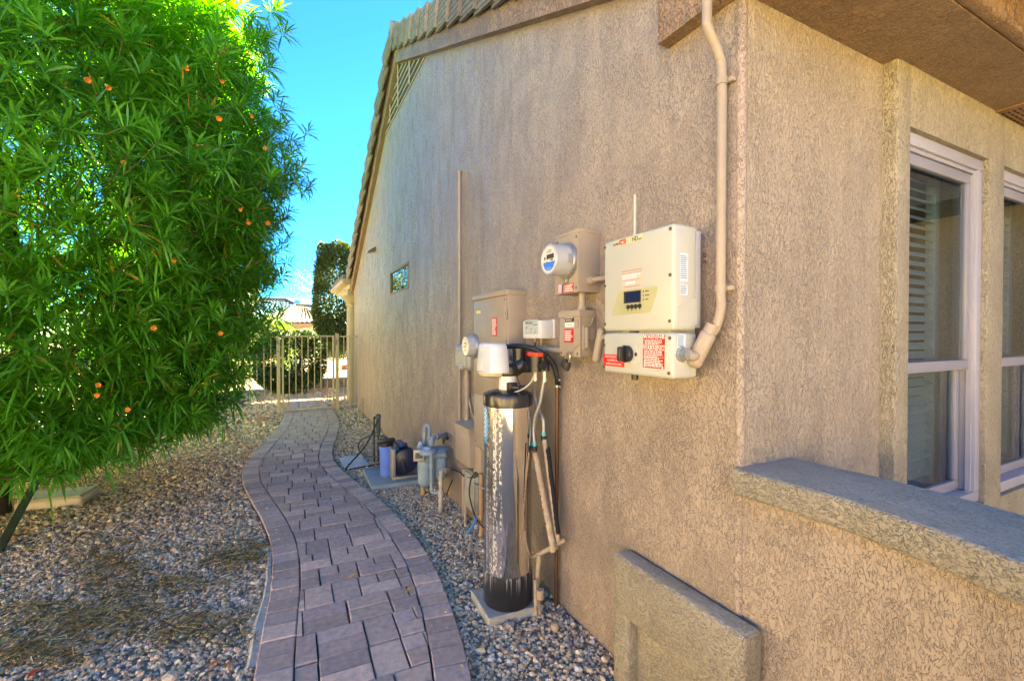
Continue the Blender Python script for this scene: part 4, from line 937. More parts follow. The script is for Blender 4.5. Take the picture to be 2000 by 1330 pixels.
def drip_mat():
    m = pm("black_base_plastic", (.018, .019, .024), .3, 0, .2, 10); t = m.node_tree; L = t.links.new; N = t.nodes.new; b = t.nodes["Principled BSDF"]
    tc = N("ShaderNodeTexCoord"); mp = N("ShaderNodeMapping"); mp.inputs['Scale'].default_value = (120, 120, 1.6); L(tc.outputs['Object'], mp.inputs['Vector'])
    n = N("ShaderNodeTexNoise"); n.inputs['Scale'].default_value = 1; n.inputs['Detail'].default_value = 2; L(mp.outputs[0], n.inputs['Vector'])
    sx = N("ShaderNodeSeparateXYZ"); L(tc.outputs['Object'], sx.inputs[0])
    r0 = N("ShaderNodeMapRange"); r0.inputs['From Min'].default_value = .06; r0.inputs['From Max'].default_value = .225; r0.inputs['To Min'].default_value = -.24; r0.inputs['To Max'].default_value = .02; L(sx.outputs[2], r0.inputs[0])
    ad = N("ShaderNodeMath"); L(n.outputs[0], ad.inputs[0]); L(r0.outputs[0], ad.inputs[1])
    r = N("ShaderNodeMapRange"); r.inputs['From Min'].default_value = .53; r.inputs['From Max'].default_value = .60; L(ad.outputs[0], r.inputs[0])
    mix = N("ShaderNodeMix"); mix.data_type = 'RGBA'; mix.inputs['A'].default_value = (.016, .018, .026, 1); mix.inputs['B'].default_value = (.26, .27, .3, 1); L(r.outputs[0], mix.inputs['Factor']); L(mix.outputs['Result'], b.inputs['Base Color']); return m
m = MB(); m.lathe((TKX, TKY, .053), (0, 0, 1), [(TR*.98, 0), (TR*1.03, .01), (TR*1.035, .155), (TR*1.02, .165), (TR*.99, .168)], 48); m.build("tank_boot", drip_mat(), ws)
m = MB(); m.lathe((TKX, TKY, 1.045), (0, 0, 1), [(TR*1.0, 0), (TR*1.04, .004), (TR*1.05, .05), (TR*1.02, .062), (TR*.8, .074), (TR*.4, .082), (.001, .084)], 48); m.build("tank_cap", pm("black_cap_plastic", (.022, .024, .032), .22), ws)
m = MB(); m.lathe((TKX, TKY, 1.12), (0, 0, 1), [(.047, 0), (.044, .075), (.044, .08)], 28); m.build("neck", WHITEP, ws)
m = MB(); m.lathe((TKX, TKY, 1.195), (0, 0, 1), [(.05, 0), (.062, .01), (.062, .045), (.05, .06)], 28); m.build("collar", BLACKP, ws)
nz_ = onX(1000, 757, .99); m = MB(); m.box(.995, 1.045, TKY-.065, TKY-.035, 1.125, 1.165, .004); m.cyl((1.02, TKY-.06, 1.142), (1.045, TKY-.085, 1.14), .012, n=12); m.tube([(1.045, TKY-.08, 1.14), (1.07, TKY-.1, 1.15)], .006, 8); m.build("float_block", BLACKP, ws)
# valve head cover: tapering hood with a soft ridge
cvz0, cvz1 = onX(958, 727, .93).z, onX(958, 670, .95).z
e0, e1, e2 = onX(928, 720, .955), onX(957, 724, .905), onX(993, 724, 1.0)
m = MB(); rows = []
for i, t in enumerate((0, .25, .5, .75, .9, .97, 1.0)):
    s_ = 1-.17*t**1.5-(.10 if t == 1.0 else (.03 if t > .95 else 0)); z = cvz0+(cvz1-cvz0)*t
    C = Vector((.955, 2.12, z)); ring = []
    base = [Vector(q+(0,)) for q in ((.918, 2.232), (.896, 2.14), (.893, 2.07), (.903, 2.025), (.935, 2.003), (.98, 1.998), (1.0, 2.01), (1.01, 2.05), (1.01, 2.2), (.99, 2.24), (.95, 2.25))]
    for b in base: ring.append(m.bm.verts.new(Vector((C.x+(b.x-C.x)*s_, C.y+(b.y-C.y)*s_, z-.012*math.hypot(b.x-C.x, b.y-C.y)/.2*(1-t)*0))))
    rows.append(ring)
m.skin(rows); m.build("valve_cover", pm("white_cover_plastic", (.60, .63, .68), .28), ws, 40)
m = MB(); m.lathe((.96, 2.11, cvz0-.03), (0, 0, 1), [(.03, 0), (.07, .012), (.085, .034)], 24); m.build("cover_base", pm("ivory_plastic", (.66, .60, .45), .4), ws)
# black valve body and bypass
B1 = lambda u, v, X=1.10: onX(u, v, X)
m = MB(); m.cyl((1.08, TKY-.01, 1.21), (1.08, TKY-.01, onX(1003, 681, 1.08).z), .034, n=18); m.cyl((1.08, TKY-.01, onX(1003, 684, 1.08).z), (1.08, TKY-.01, onX(1003, 680, 1.08).z), .038, n=18); m.cyl((1.03, TKY, 1.21), (1.10, TKY-.04, 1.26), .04, .035, 16)
m.cyl(B1(1000, 718), B1(1040, 714), .026, n=18); m.cyl(B1(1030, 716), B1(1038, 714), .031, n=18); m.cyl(B1(1000, 700, 1.11), B1(1040, 701, 1.11), .017, n=14); m.build("valve_body", BLACKP, ws)
m = MB()
for k, (u, v, X) in enumerate(((1047, 716, 1.09), (1058, 712, 1.14))):
    m.cyl(B1(u, v+10, X), B1(u, v-18, X), .027, .027, 18); m.cyl(B1(u, v-16, X), B1(u, v-20, X), .031, n=18)
m.cyl(B1(1036, 715), B1(1062, 714), .02, n=14); m.tube([B1(1055, 710, 1.13), B1(1066, 712, 1.15), B1(1067, 725, 1.15)], .016, 12); m.build("bypass_valve", BLACKP, ws)
for (u0, u1, v0, v1, X, mt) in ((1022, 1037, 689, 693, 1.13, pm("red_handle", (.60, .02, .015), .35)), (1037, 1055, 689, 695, 1.09, pm("orange_red_handle", (.80, .06, .03), .35))):
    a, b = B1(u0, (v0+v1)/2, X), B1(u1, (v0+v1)/2, X); m = MB(); m.box(X-.02, X+.02, b.y, a.y, a.z-.009, a.z+.011, .006, 3); m.build("bypass_handle", mt, ws)
m = MB(); m.tube([B1(992, 712, 1.05), B1(1005, 705, 1.06), B1(1015, 702, 1.07)], .002, 6); m.tube([B1(1010, 735, 1.06), B1(1014, 748, 1.06), B1(1022, 762, 1.06)], .0025, 6); m.build("sensor_wire", RUBBER, ws)
m = MB(); m.tube([B1(1045, 727, 1.09), B1(1038, 745, 1.08), B1(1024, 758, 1.06), B1(1005, 766, 1.02), B1(985, 767, .98), B1(975, 766, .96)], .0042, 8); m.build("brine_tube", pm("grey_tube", (.42, .40, .36), .35), ws)
# sticker on the tank
m = MB(); za, zb = onX(957, 793, .92).z, onX(957, 866, .92).z
a0 = math.atan2(-TKY, -TKX)-1.16; da = .50; n = 14; V1 = []; 
for i in range(n+1):
    t = i/n; hh = math.sin(math.pi*min(max(t, .02), .98))**.35; z = za+(zb-za)*t
    V1.append([m.bm.verts.new((TKX+(TR+.0012)*math.cos(a0+da*hh*k), TKY+(TR+.0012)*math.sin(a0+da*hh*k), z)) for k in (-.5, -.2, .1, .5)])
for A, B in zip(V1, V1[1:]):
    for k in range(3): m.bm.faces.new((A[k], A[k+1], B[k+1], B[k]))
stk = m.build("tank_sticker", pm("sky_blue_sticker", (.08, .36, .66), .35), ws)
m = MB()
def onT(a, z, r=TR+.003): return Vector((TKX+r*math.cos(a), TKY+r*math.sin(a), z))
rz = random.Random(5)
for k in range(6):
    zc = za+(zb-za)*(.12+.125*k); mt = .5 if k < 2 else 1
    pts = [onT(a0+da*x, zc+dz) for x, dz in ((-.28, .004), (-.1, .010), (.12, .008), (.22, -.002), (.08, -.010), (-.15, -.006))]
    m.tube(pts, .0016, 6, 4)
m.build("sticker_lettering", WHITEL, stk)
# ---- hoses and pipes around the softener
hs_ = thing("drain_hose", "thick black drain hose arching from the softener head to copper pipe", "hose", onX(1088, 745, 1.2))
m = MB(); m.tube([B1(990, 677, 1.06), B1(1015, 676, 1.09), B1(1042, 681, 1.12), B1(1066, 694, 1.16), B1(1082, 715, 1.20), B1(1088, 738, 1.22), B1(1089, 750, 1.235)], .0135, 14, 7); m.build("hose", RUBBER, hs_)
for v in (741, 754):
    p = B1(1088.5, v, 1.23); m = MB(); m.cyl(p-Vector((0, 0, .005)), p+Vector((0, 0, .005)), .0165 if v < 750 else .0135, n=16); m.box(p.x-.008, p.x+.004, p.y-.028, p.y-.014, p.z-.005, p.z+.005, .001); m.build("hose_clamp", STEEL, hs_)
cpz = onX(1088, 744, 1.237)
pipe_thing("copper_pipe", "dark brown copper pipe straight down wall beside the softener", [(1.24, 1.945, cpz.z), (1.24, 1.95, .6), (1.24, 1.955, -.03)], .0095, pm("brown_copper", (.13, .06, .035), .45, .5, .25, 10), sm=0)
BR = pm("braided_steel", (.42, .43, .46), .4, .7, .35, 220, .5, 300)
for lab, pts in (("braided steel hose crossing in front, from bypass to rear pipe", [B1(1064, 728, 1.15), B1(1062, 745, 1.145), B1(1055, 785, 1.14), B1(1045, 815, 1.13), B1(1042, 840, 1.13), B1(1044, 866, 1.13)]),
                 ("braided steel hose crossing behind, from bypass to the torn wrapped pipe", [B1(1046, 726, 1.12), B1(1044, 750, 1.14), B1(1044, 775, 1.16), B1(1054, 803, 1.17), B1(1061, 820, 1.17), B1(1062, 846, 1.17)])):
    t = thing("flexible_hose", lab, "hose", pts[-1], "braided hoses on the softener"); m = MB(); m.tube(pts, .0085, 10, 8); m.build("braid", BR, t)
    e = pts[-1]; m = MB(); m.cyl(e+Vector((0, 0, .004)), e+Vector((0, 0, -.012)), .012, n=14); m.build("teal_ring", pm("teal_plastic", (.02, .45, .50), .4), t)
    m = MB(); m.cyl(e+Vector((0, 0, -.012)), e+Vector((0, 0, -.035)), .0155, .0145, 14); m.build("coupling", BLACKP, t)
    p = pts[0]; m = MB(); m.cyl(p+Vector((0, 0, .01)), p+Vector((0, 0, -.03)), .0115, n=12); m.cyl(p+Vector((0, 0, -.03)), p+Vector((0, 0, -.045)), .014, n=12); m.build("end_fitting", STEEL, t)
PEEL = pm("peeling_tan_wrap", (.40, .31, .23), .7, 0, .25, 35, .8, 60)
gp = "leaning supply pipes beside the softener"
a, b = B1(1045, 884, 1.13), B1(1079, 1062, 1.16)
t = pipe_thing("supply_pipe", "leaning tan pipe nearest the tank, with cracked paint", [a, a*.5+b*.5, b], .0155, PEEL, group=gp, sm=0)
m = MB()
for k in range(9):
    f_ = random.uniform(.25, .95); p = a+(b-a)*f_; r_ = random.uniform(.004, .010); m.lathe(p+Vector((-.0150, .004*random.uniform(-1, 1), 0)), (-1, -.4, 0), [(r_*.7, -.001), (r_*.6, .0012)], 7)
m.build("paint_crack", pm("crack_dark", (.05, .045, .045), .8), t)
a, b = B1(1063, 858, 1.17), B1(1090, 1056, 1.19)
t = pipe_thing("supply_pipe", "leaning pipe with torn dark wrap nearer the wall", [a, a*.5+b*.5, b], .0125, PEEL, group=gp, sm=0)
m = MB(); rows = []
a2, b2 = B1(1066, 874, 1.165), B1(1086, 1040, 1.185)
for i in range(28):
    tt = i/27; p = a2+(b2-a2)*tt; wdt = .45+.5*abs(mnoise.noise(Vector((tt*14, 0, 3))))
    rows.append([m.bm.verts.new(p+Vector((.021*math.cos(an), .021*math.sin(an), 0))) for an in np.linspace(-1.6-wdt, .9, 9)])
for A, B in zip(rows, rows[1:]):
    for k in range(8): m.bm.faces.new((A[k], A[k+1], B[k+1], B[k]))
bmesh.ops.solidify(m.bm, geom=m.bm.faces[:], thickness=.003)
m.build("torn_wrap", pm("dark_foam_wrap", (.045, .045, .06), .8, 0, .3, 40, .8, 80), t)
tee = thing("pipe_tee_assembly", "tan tee with hose bib and standing pipe at the wall foot", "pipe fitting", onZ(1053, 1207))
a, b = B1(1104, 1053, 1.245), B1(1060, 1078, 1.16); c = B1(1032, 1090, 1.13); e = B1(1019, 1096, 1.115)
m = MB(); m.tube([a, b, c, e], .0115, 12, 5); m.cyl(B1(1086, 1063, 1.2), B1(1078, 1068, 1.19), .021, n=12); m.cyl(B1(1079, 1062, 1.19)+Vector((0, 0, .02)), B1(1079, 1062, 1.19)-Vector((0, 0, .035)), .017, n=12); m.build("cross_pipe", PEEL, tee)
m = MB(); m.cyl(c+(c-b)*.1, e+(e-c)*.3, .018, .014, 14); m.cyl(c+Vector((0, 0, .0)), c+Vector((0, 0, .045)), .009, n=10); m.cyl(c+Vector((0, .03, .045)), c+Vector((0, -.03, .052)), .006, n=8); m.cyl(c+Vector((0, .035, .04)), c+Vector((0, .024, .055)), .010, n=8); m.build("hose_bib", PEEL, tee)
st0 = onZ(1055, 1207); m = MB(); p = B1(1053, 1083, 1.148); m.tube([p, Vector((1.135, p.y, p.z-.15)), Vector((st0.x, st0.y, -.03))], .0125, 12, 5); m.cyl((st0.x, st0.y, .10), (st0.x, st0.y, .145), .0185, n=12); m.build("standing_pipe", PEEL, tee)
s2 = onZ(1047, 1207); m = MB(); m.tube([(s2.x, s2.y+.01, .19), (s2.x-.004, s2.y, .1), (s2.x, s2.y, -.02)], .009, 10, 5); m.cyl((s2.x, s2.y, .075), (s2.x, s2.y, .105), .013, n=10); m.build("thin_pipe", PEEL, tee)
gsb = onX(1030, 1045, 1.12); m = MB(); m.tube([onX(1012, 1052, 1.15), onX(1022, 1043, 1.16), onX(1032, 1030, 1.2)], .010, 10); 
tag(m.build("elbow_pipe", pm("grey_elbow", (.10, .09, .08), .5)), "short dark elbow pipe behind the tank above the gravel", "pipe")
m = MB(); pcap = onZ(1084, 1235); m.lathe((pcap.x, pcap.y, -.01), (0, 0, 1), [(.014, 0), (.014, .03), (.019, .032), (.019, .05), (.006, .058)], 12); tag(m.build("clean_out_cap", PEEL), "small round capped pipe stub half buried in gravel by the wall", "pipe stub")

# ================================================================== GAS METER, PUMP, IRRIGATION
GAS = pm("gas_grey_paint", (.20, .29, .37), .5, 0, .18, 14, .3, 60)
G = lambda u, v, dz=0: Vector((0, 0, EYE))+ray(u, v)*(3.75+dz)
gm = thing("gas_meter", "blue grey gas meter with looping pipes beside the wall", "gas meter", onZ(840, 960))
gl = G(830, 905); gr_ = G(857, 905); zb_, zt_ = G(842, 946).z, G(842, 872).z
Mg = Matrix.Translation(((gl.x+gr_.x)/2, (gl.y+gr_.y)/2, 0)) @ Matrix.Rotation(R(-14), 4, 'Z')
m = MB(); m.box(-.085, .115, -.075, .075, zb_+.03, zt_-.03, .05, 5, Mg); m.box(-.115, .0, -.095, .06, zb_, zt_-.08, .05, 5, Mg); m.box(.02, .12, -.10, .05, zb_+.05, zt_-.06, .045, 5, Mg); m.box(-.006, .012, -.104, -.05, zb_+.03, zt_-.07, .006, 2, Mg); m.build("meter_case", GAS, gm)
m = MB(); m.box(-.10, .12, -.085, .085, zt_-.085, zt_-.03, .024, 4, Mg); m.lathe(Mg @ Vector((.055, 0, zt_-.05)), (0, 0, 1), [(.075, 0), (.075, .03), (.05, .045), (.03, .05)], 20); m.build("top_casting", GAS, gm)
ib = G(818, 888, -.12); Mi = Matrix.Translation(ib) @ Matrix.Rotation(R(-14), 4, 'Z'); m = MB(); m.box(-.042, .042, -.03, .04, -.045, .045, .006, 2, Mi); ibx = m.build("index_box", pm("index_cream", (.40, .37, .28), .4), gm)
m = MB(); m.box(-.028, .028, -.032, -.028, -.022, .024, .002, 1, Mi); m.build("index_window", pm("index_glass", (.10, .11, .10), .2), ibx)
m = MB(); m.tube([G(829, 874, .08), G(829, 845, .08), G(829.7, 834, .08), G(834, 829.5, .08), G(838.3, 834, .08), G(839, 846, .08), G(839, 874, .08)], .0165, 12, 6); m.build("loop_pipe", GAS, gm)
m = MB(); m.tube([G(843, 890, -.05), G(843, 866, -.05), G(844, 856, -.05), G(852, 852.5, 0), G(866, 850, .15), G(879, 847, .32)], .0185, 12, 5); m.cyl(G(843, 868, -.05), G(843, 857, -.05), .026, n=14); m.cyl(G(850, 853, -.02), G(856, 851.6, .03), .0255, n=14); m.cyl(G(873, 848.6, .26), G(879, 847, .33), .026, n=14); m.build("outlet_pipe", GAS, gm)
m = MB(); rc = G(835, 881, -.12); m.lathe(rc+Vector((0, 0, -.026)), (0, 0, 1), [(.025, 0), (.062, .006), (.068, .018), (.068, .028), (.06, .036), (.03, .05), (.026, .062)], 22); m.cyl(rc, G(820, 874, -.02), .020, n=12); m.lathe(G(822, 878, 0)+Vector((0, 0, -.03)), (0, 0, 1), [(.022, 0), (.030, .02), (.030, .06), (.020, .075), (.016, .10)], 14); m.cyl(G(848, 884, -.13), G(838, 883, -.1), .022, n=12)
for k in range(8): an = k*.785; p = rc+Vector((.058*math.cos(an), .058*math.sin(an), .003)); m.cyl(p-Vector((0, 0, .006)), p+Vector((0, 0, .012)), .006, n=6)
m.build("regulator", pm("regulator_blue_grey", (.24, .36, .48), .45, 0, .15, 14), gm)
m = MB(); m.tube([G(842.5, 886, -.16), G(842.5, 930, -.16), G(843, 955, -.16), G(846.5, 962, -.17), G(861, 961.5, -.19)], .0145, 12, 4); m.cyl(G(842.5, 903, -.16), G(842.5, 911, -.16), .0195, n=12); m.build("bypass_pipe", GAS, gm)
m = MB(); dn = G(860.5, 1003, -.19); m.tube([G(861, 930, -.19), dn+Vector((0, 0, -.05))], .0175, 12, 0); m.tube([G(861, 945, -.19), G(861, 928, -.19), G(863, 920.5, -.17), G(872, 918, -.1), G(886, 915.5, .1), G(894, 911, .26), G(897, 905, .33)], .0175, 12, 5); m.cyl(G(861, 969, -.19), G(861, 955, -.19), .0245, n=14); m.cyl(G(861, 976, -.19), G(861, 981, -.19), .0215, n=14); m.cyl(G(861, 934, -.19), G(861, 927, -.19), .0235, n=14); m.cyl(G(866, 919.5, -.15), G(872, 918, -.1), .0235, n=14); m.build("service_riser", pm("weathered_pipe", (.38, .37, .36), .6, .1, .3, 22), gm)
m = MB(); q = onZ(826, 968); m.cyl((q.x, q.y, -.02), (q.x, q.y, zb_+.05), .020, n=12); m.build("support_post", pm("rusty_post", (.38, .27, .16), .7, 0, .3, 20), gm)
m = MB(); m.tube([G(885, 918, .1), G(884, 935, .08), G(877, 952, .04), G(872, 968, 0)], .005, 8); tag(m.build("black_wire", RUBBER), "thin black wire hanging behind the gas meter pipe", "wire")
m = MB(); m.cyl(G(868, 858, .1), G(881, 853, .25), .014, n=10); m.cyl(G(866, 857, .1), G(866, 866, .1), .012, n=10); m.build("shut_off_valve", pm("dark_valve", (.06, .055, .05), .5), gm)

pad = MB(); pad.box(-.22, .22, -.31, .30, 0, .055, .006, 2, Matrix.Translation((.925, 4.46, .002)) @ Matrix.Rotation(R(-2), 4, 'Z'))
tag(pad.build("equipment_pad", pm("blue_grey_pad", (.18, .26, .32), .75, 0, .12, 12, .3, 90)), "blue grey pad under the pump and blue filter", "concrete pad")
fl = thing("water_filter", "pale blue filter canister with black head on the pad", "water filter", (.875, 4.42, .055))
fp = (.875, 4.42)
m = MB(); m.lathe((fp[0], fp[1], .058), (0, 0, 1), [(.045, 0), (.052, .01), (.058, .25), (.066, .255), (.066, .285)], 24); m.build("canister", pm("filter_blue", (.09, .22, .72), .3, 0, .1, 8), fl)
m = MB(); m.lathe((fp[0], fp[1], .343), (0, 0, 1), [(.060, 0), (.068, .006), (.068, .035), (.05, .045)], 24); m.box(fp[0]-.085, fp[0]+.085, fp[1]-.03, fp[1]+.03, .365, .41, .008); m.build("head", BLACKP, fl)
pu = thing("booster_pump", "dark navy pump motor on metal bracket beside the filter", "pump", (1.05, 4.40, .055))
NAVY = pm("navy_paint", (.012, .02, .055), .35, 0, .2, 10)
m = MB(); m.lathe((1.035, 4.29, .205), (.08, 1, 0), [(.05, -.03), (.115, -.01), (.125, .03), (.125, .07), (.095, .10), (.095, .27), (.06, .29)], 26); m.build("motor", NAVY, pu)
m = MB(); m.box(.985, 1.06, 4.36, 4.56, .31, .36, .015, 3); m.cyl((1.02, 4.32, .33), (1.02, 4.34, .36), .045, .04, 16); m.build("terminal_box", pm("steel_blue_paint", (.03, .06, .15), .3), pu)
m = MB(); m.box(.90, 1.16, 4.22, 4.245, .06, .085, .003); m.box(.90, .93, 4.245, 4.60, .06, .34, .003); m.box(.93, 1.16, 4.25, 4.6, .06, .075, .003); m.build("bracket", pm("grey_bracket", (.26, .27, .26), .5, .4, .2, 14), pu)
m = MB(); m.tube([(fp[0]+.06, fp[1], .385), (fp[0]+.12, fp[1]-.06, .33), (1.0, 4.26, .22), (1.02, 4.25, .12)], .010, 8); m.build("feed_tube", RUBBER, pu)
# irrigation riser with tubing
s0, s1 = onZ(731, 904), onZ(739, 902)
ir = thing("irrigation_riser", "dark irrigation riser with looped black tubing on the gravel", "irrigation riser", s0)
tz = onX(734, 812, s0.x).z
m = MB(); m.cyl((s0.x, s0.y, -.02), (s0.x, s0.y, onX(731, 815, s0.x).z), .009, n=10); m.cyl((s1.x, s1.y, -.02), (s1.x, s1.y, onX(738, 850, s1.x).z), .011, n=10); m.build("stakes", pm("dark_stake", (.03, .025, .022), .6), ir)
m = MB(); zt = onX(738, 806, s1.x).z; m.lathe((s1.x, s1.y, zt-.26), (0, 0, 1), [(.014, 0), (.022, .05), (.026, .10), (.026, .2), (.032, .205), (.032, .235), (.014, .25)], 16); m.cyl((s1.x-.05, s1.y, zt-.05), (s1.x+.02, s1.y, zt-.05), .016, n=12); m.build("vacuum_breaker", pm("green_grey_plastic", (.07, .11, .11), .5), ir)
gA, gB = onZ(677, 917, .015), onZ(745, 905, .015)
m = MB(); m.tube([(s1.x, s1.y-.02, zt-.06), Vector((s1.x, s1.y, zt-.2))*.6+Vector((gA.x, gA.y, .05))*.4, (gA.x+.02, gA.y+.02, .05), gA, gA*.5+gB*.5+Vector((0, -.04, .01)), gB], .0085, 8, 8); m.build("tubing", RUBBER, ir)
lc = onX(722, 872, .89); pts = []
for k in range(15): an = 2*math.pi*k/14; pts.append((s0.x+.01*math.cos(an*2), s0.y+.03+.16*math.cos(an)*.5, .0)) 
lp = [onX(745, 838, .95), onX(728, 848, .9), onX(705, 860, .82), onX(700, 875, .8), onX(712, 889, .8), onX(735, 892, .85), onX(755, 888, .92), onX(768, 868, 1.0), onX(752, 853, 1.0), onX(730, 851, .95)]
m = MB(); m.tube(lp, .0075, 8, 8); m.build("tubing_loop", RUBBER, ir)
c4 = [onZ(u, v, .012) for u, v in ((661, 896), (674, 918), (723, 911), (706, 889))]
m = MB(); m.prism([p-Vector((0, 0, .012)) for p in c4], (0, 0, .024)); tag(m.build("ground_box", pm("pale_lilac_lid", (.58, .58, .62), .6, 0, .1, 20)), "square pale ground box lying flat in gravel beside the path", "ground box")
m = MB(); m.box(-.225, .215, -.15, .15, 0, .085, .03, 4, Matrix.Translation((-1.665, 5.045, .0)) @ Matrix.Rotation(R(-7), 4, 'Z')); vbx = thing("valve_box", "low cream irrigation valve box under the tree", "valve box", (-1.66, 5.04, 0))
VBM = pm("cream_valve_box", (.52, .47, .38), .6, 0, .1, 10); m.build("body", VBM, vbx)
m = MB(); m.box(-.205, .195, -.132, .132, .0855, .093, .003, 1, Matrix.Translation((-1.665, 5.045, .0)) @ Matrix.Rotation(R(-7), 4, 'Z')); m.build("lid", VBM, vbx)
m = MB(); tw = Vector((W-.10, 7.75, 0)); m.tube([tw, tw+Vector((.01, .0, .12)), tw+Vector((0, .01, .26)), tw+Vector((.015, -.01, .38))], lambda t: .005*(1-.6*t), 6)
for k in range(7):
    b_ = tw+Vector((.005, 0, .08+.04*k)); sgn = 1 if k % 2 else -1; m.tube([b_, b_+Vector((-.02, .05*sgn, .03)), b_+Vector((-.03, .08*sgn, .07))], .0022, 5, 3)
tag(m.build("dry_twig", pm("dry_twig_brown", (.12, .08, .05), .8)), "thin dry twig standing in gravel against the wall", "twig")

# ================================================================== GATE AND FENCE
FEN = pm("tan_fence_paint", (.44, .39, .30), .45, 0, .06, 6)
FYP = 9.0
def fx(u): return onY(u, 655, FYP).x
gt = thing("garden_gate", "tan metal picket gate across the end of paver path", "gate", (fx(600), FYP, 0))
gx0, gx1 = fx(552), fx(651); zt, zb = 1.385, .075
def sq(mm, x, w, z0, z1, y=FYP, d=None): mm.box(x-w/2, x+w/2, y-(d or w)/2, y+(d or w)/2, z0, z1, .002, 1)
for x in (gx0, gx1): m = MB(); sq(m, x, .034, .05, zt+.012); m.build("gate_stile", FEN, gt)
for z in (zt, zb): m = MB(); m.box(gx0+.017, gx1-.017, FYP-.016, FYP+.016, z-.014, z+.014, .002, 1); m.build("gate_rail", FEN, gt)
def picket(mesh, x, z0, z1, par, y=FYP):
    o = link("picket", mesh, None); o.parent = par; o.matrix_parent_inverse = wmat(par).inverted(); o.location = (x, y, z0); o.scale = (1, 1, z1-z0); return o
mk = MB(); mk.box(-.008, .008, -.008, .008, 0, 1, 0); pk = mk.build("picket", FEN); pkm = pk.data; bpy.data.objects.remove(pk)
for u in (564.5, 577.5, 589.5, 601.5, 614, 626.5, 639): picket(pkm, fx(u), zb+.014, zt-.014, gt)
m = MB(); sq(m, gx1+.045, .03, zt-.16, zt-.06, FYP-.02); m.build("latch", pm("latch_grey", (.2, .2, .19), .5, .4), gt)
def post(x, lab, h=1.43, w=.056):
    t = thing("fence_post", lab, "fence post", (x, FYP, 0), "tan posts of the garden fence"); m = MB(); sq(m, x, w, -.1, h); m.build("shaft", FEN, t); m = MB(); sq(m, x, w+.006, h, h+.008); m.build("post_cap", FEN, t); return t
post(fx(543.5), "tan fence post on the hinge side of the gate, beside the tree", 1.40); post(fx(658.5), "tan fence post at the latch side, right of the gate"); post(fx(702), "tan fence post standing against the house wall", 1.41)
fr_ = thing("picket_fence", "narrow picket panel between latch post and house wall", "fence", (1.08, FYP, 0), "picket panels of the garden fence")
x0, x1 = fx(658.5)+.028, fx(702)-.028
for z in (1.38, .10): m = MB(); m.box(x0, x1, FYP-.014, FYP+.014, z-.013, z+.013, .002, 1); m.build("rail", FEN, fr_)
for u in (671.5, 682, 692): picket(pkm, fx(u), .10, 1.38, fr_)
fl_ = thing("picket_fence", "long picket panel running left behind the tree", "fence", (-2, FYP, 0), "picket panels of the garden fence")
x0, x1 = -4.6, fx(543.5)-.028
for z in (1.37, .09): m = MB(); m.box(x0, x1, FYP-.014, FYP+.014, z-.013, z+.013, .002, 1); m.build("rail", FEN, fl_)
x = x1-.09
while x > x0: picket(pkm, x, .09, 1.37, fl_); x -= .107

# ================================================================== FOLIAGE
def leaf_template(L_, w, nseg=3):
    """flat lance-shaped strip along +x that droops in -z"""
    xs = np.linspace(0, 1, nseg+1); V = []
    for t in xs:
        ww = w*max(.12, math.sin(math.pi*min(1, .12+.86*t))**.8)
        if t == 1: ww = w*.05
        V += [(t*L_, -ww/2, 0), (t*L_, ww/2, 0)]
    F = [(2*i, 2*i+1, 2*i+3, 2*i+2) for i in range(nseg)]
    return np.array(V), np.array(F)
def place_leaves(pos, dirs, lens, wid, droop, nseg=3, up=None):
    """vectorised leaves: base point, unit direction, length, width, droop"""
    n = len(pos); T, F = leaf_template(1, 1, nseg); d = dirs/np.linalg.norm(dirs, axis=1, keepdims=True)
    z = np.array([0, 0, 1.])+rng.normal(0, .35, (n, 3)); s = np.cross(z, d); s /= np.linalg.norm(s, axis=1, keepdims=True)+1e-9; nn = np.cross(d, s)
    x = T[:, 0][None, :, None]; y = T[:, 1][None, :, None]
    V = pos[:, None]+d[:, None]*(x*lens[:, None, None])+s[:, None]*(y*wid[:, None, None])
    V = V+np.array([0, 0, -1.])[None, None]*(x**2*(droop*lens)[:, None, None]) + nn[:, None]*(np.abs(y)*wid[:, None, None]*.35)
    FF = (F[None]+(np.arange(n)*len(T))[:, None, None]).reshape(-1, 4)
    return V, FF
# ---- the big flowering tree
TX, TY = -2.05, 4.95
SIL = [(0, 470), (60, 505), (130, 540), (230, 558), (300, 575), (400, 592), (480, 585), (560, 562), (640, 548), (700, 525), (780, 492), (850, 440)]
prof = []
for v, u in SIL:
    d = ray(u, v); dh = math.hypot(d.x, d.y); t = (TX*d.x+TY*d.y)/(dh*dh); p = d*t
    prof.append((EYE+d.z*t, abs(TX*d.y-TY*d.x)/dh))
prof.sort()
zz = [.50, .74]+[p[0] for p in prof]+[prof[-1][0]+.45, prof[-1][0]+.9]; rrr = [.9, 1.55]+[p[1]-.20 for p in prof]+[prof[-1][1]-.55, .2]
def crown_r(z): return np.interp(z, zz, rrr)
tree = thing("flowering_tree", "dense green tree with narrow leaves and orange trumpet flowers", "tree", (TX, TY, 0))
BARK = pm("dark_bark", (.045, .037, .032), .9, 0, .4, 14, 1.0, 40, .2)
m = MB(); m.tube([(TX+.02, TY-.02, -.05), (TX+.06, TY-.03, .25), (TX+.16, TY-.06, .6), (TX+.22, TY-.02, 1.2), (TX+.15, TY, 2.2), (TX, TY, 3.4)], lambda t: .105*(1-.75*t)+.03*(max(0, .12-t)*6), 12, 6); m.build("trunk", BARK, tree)
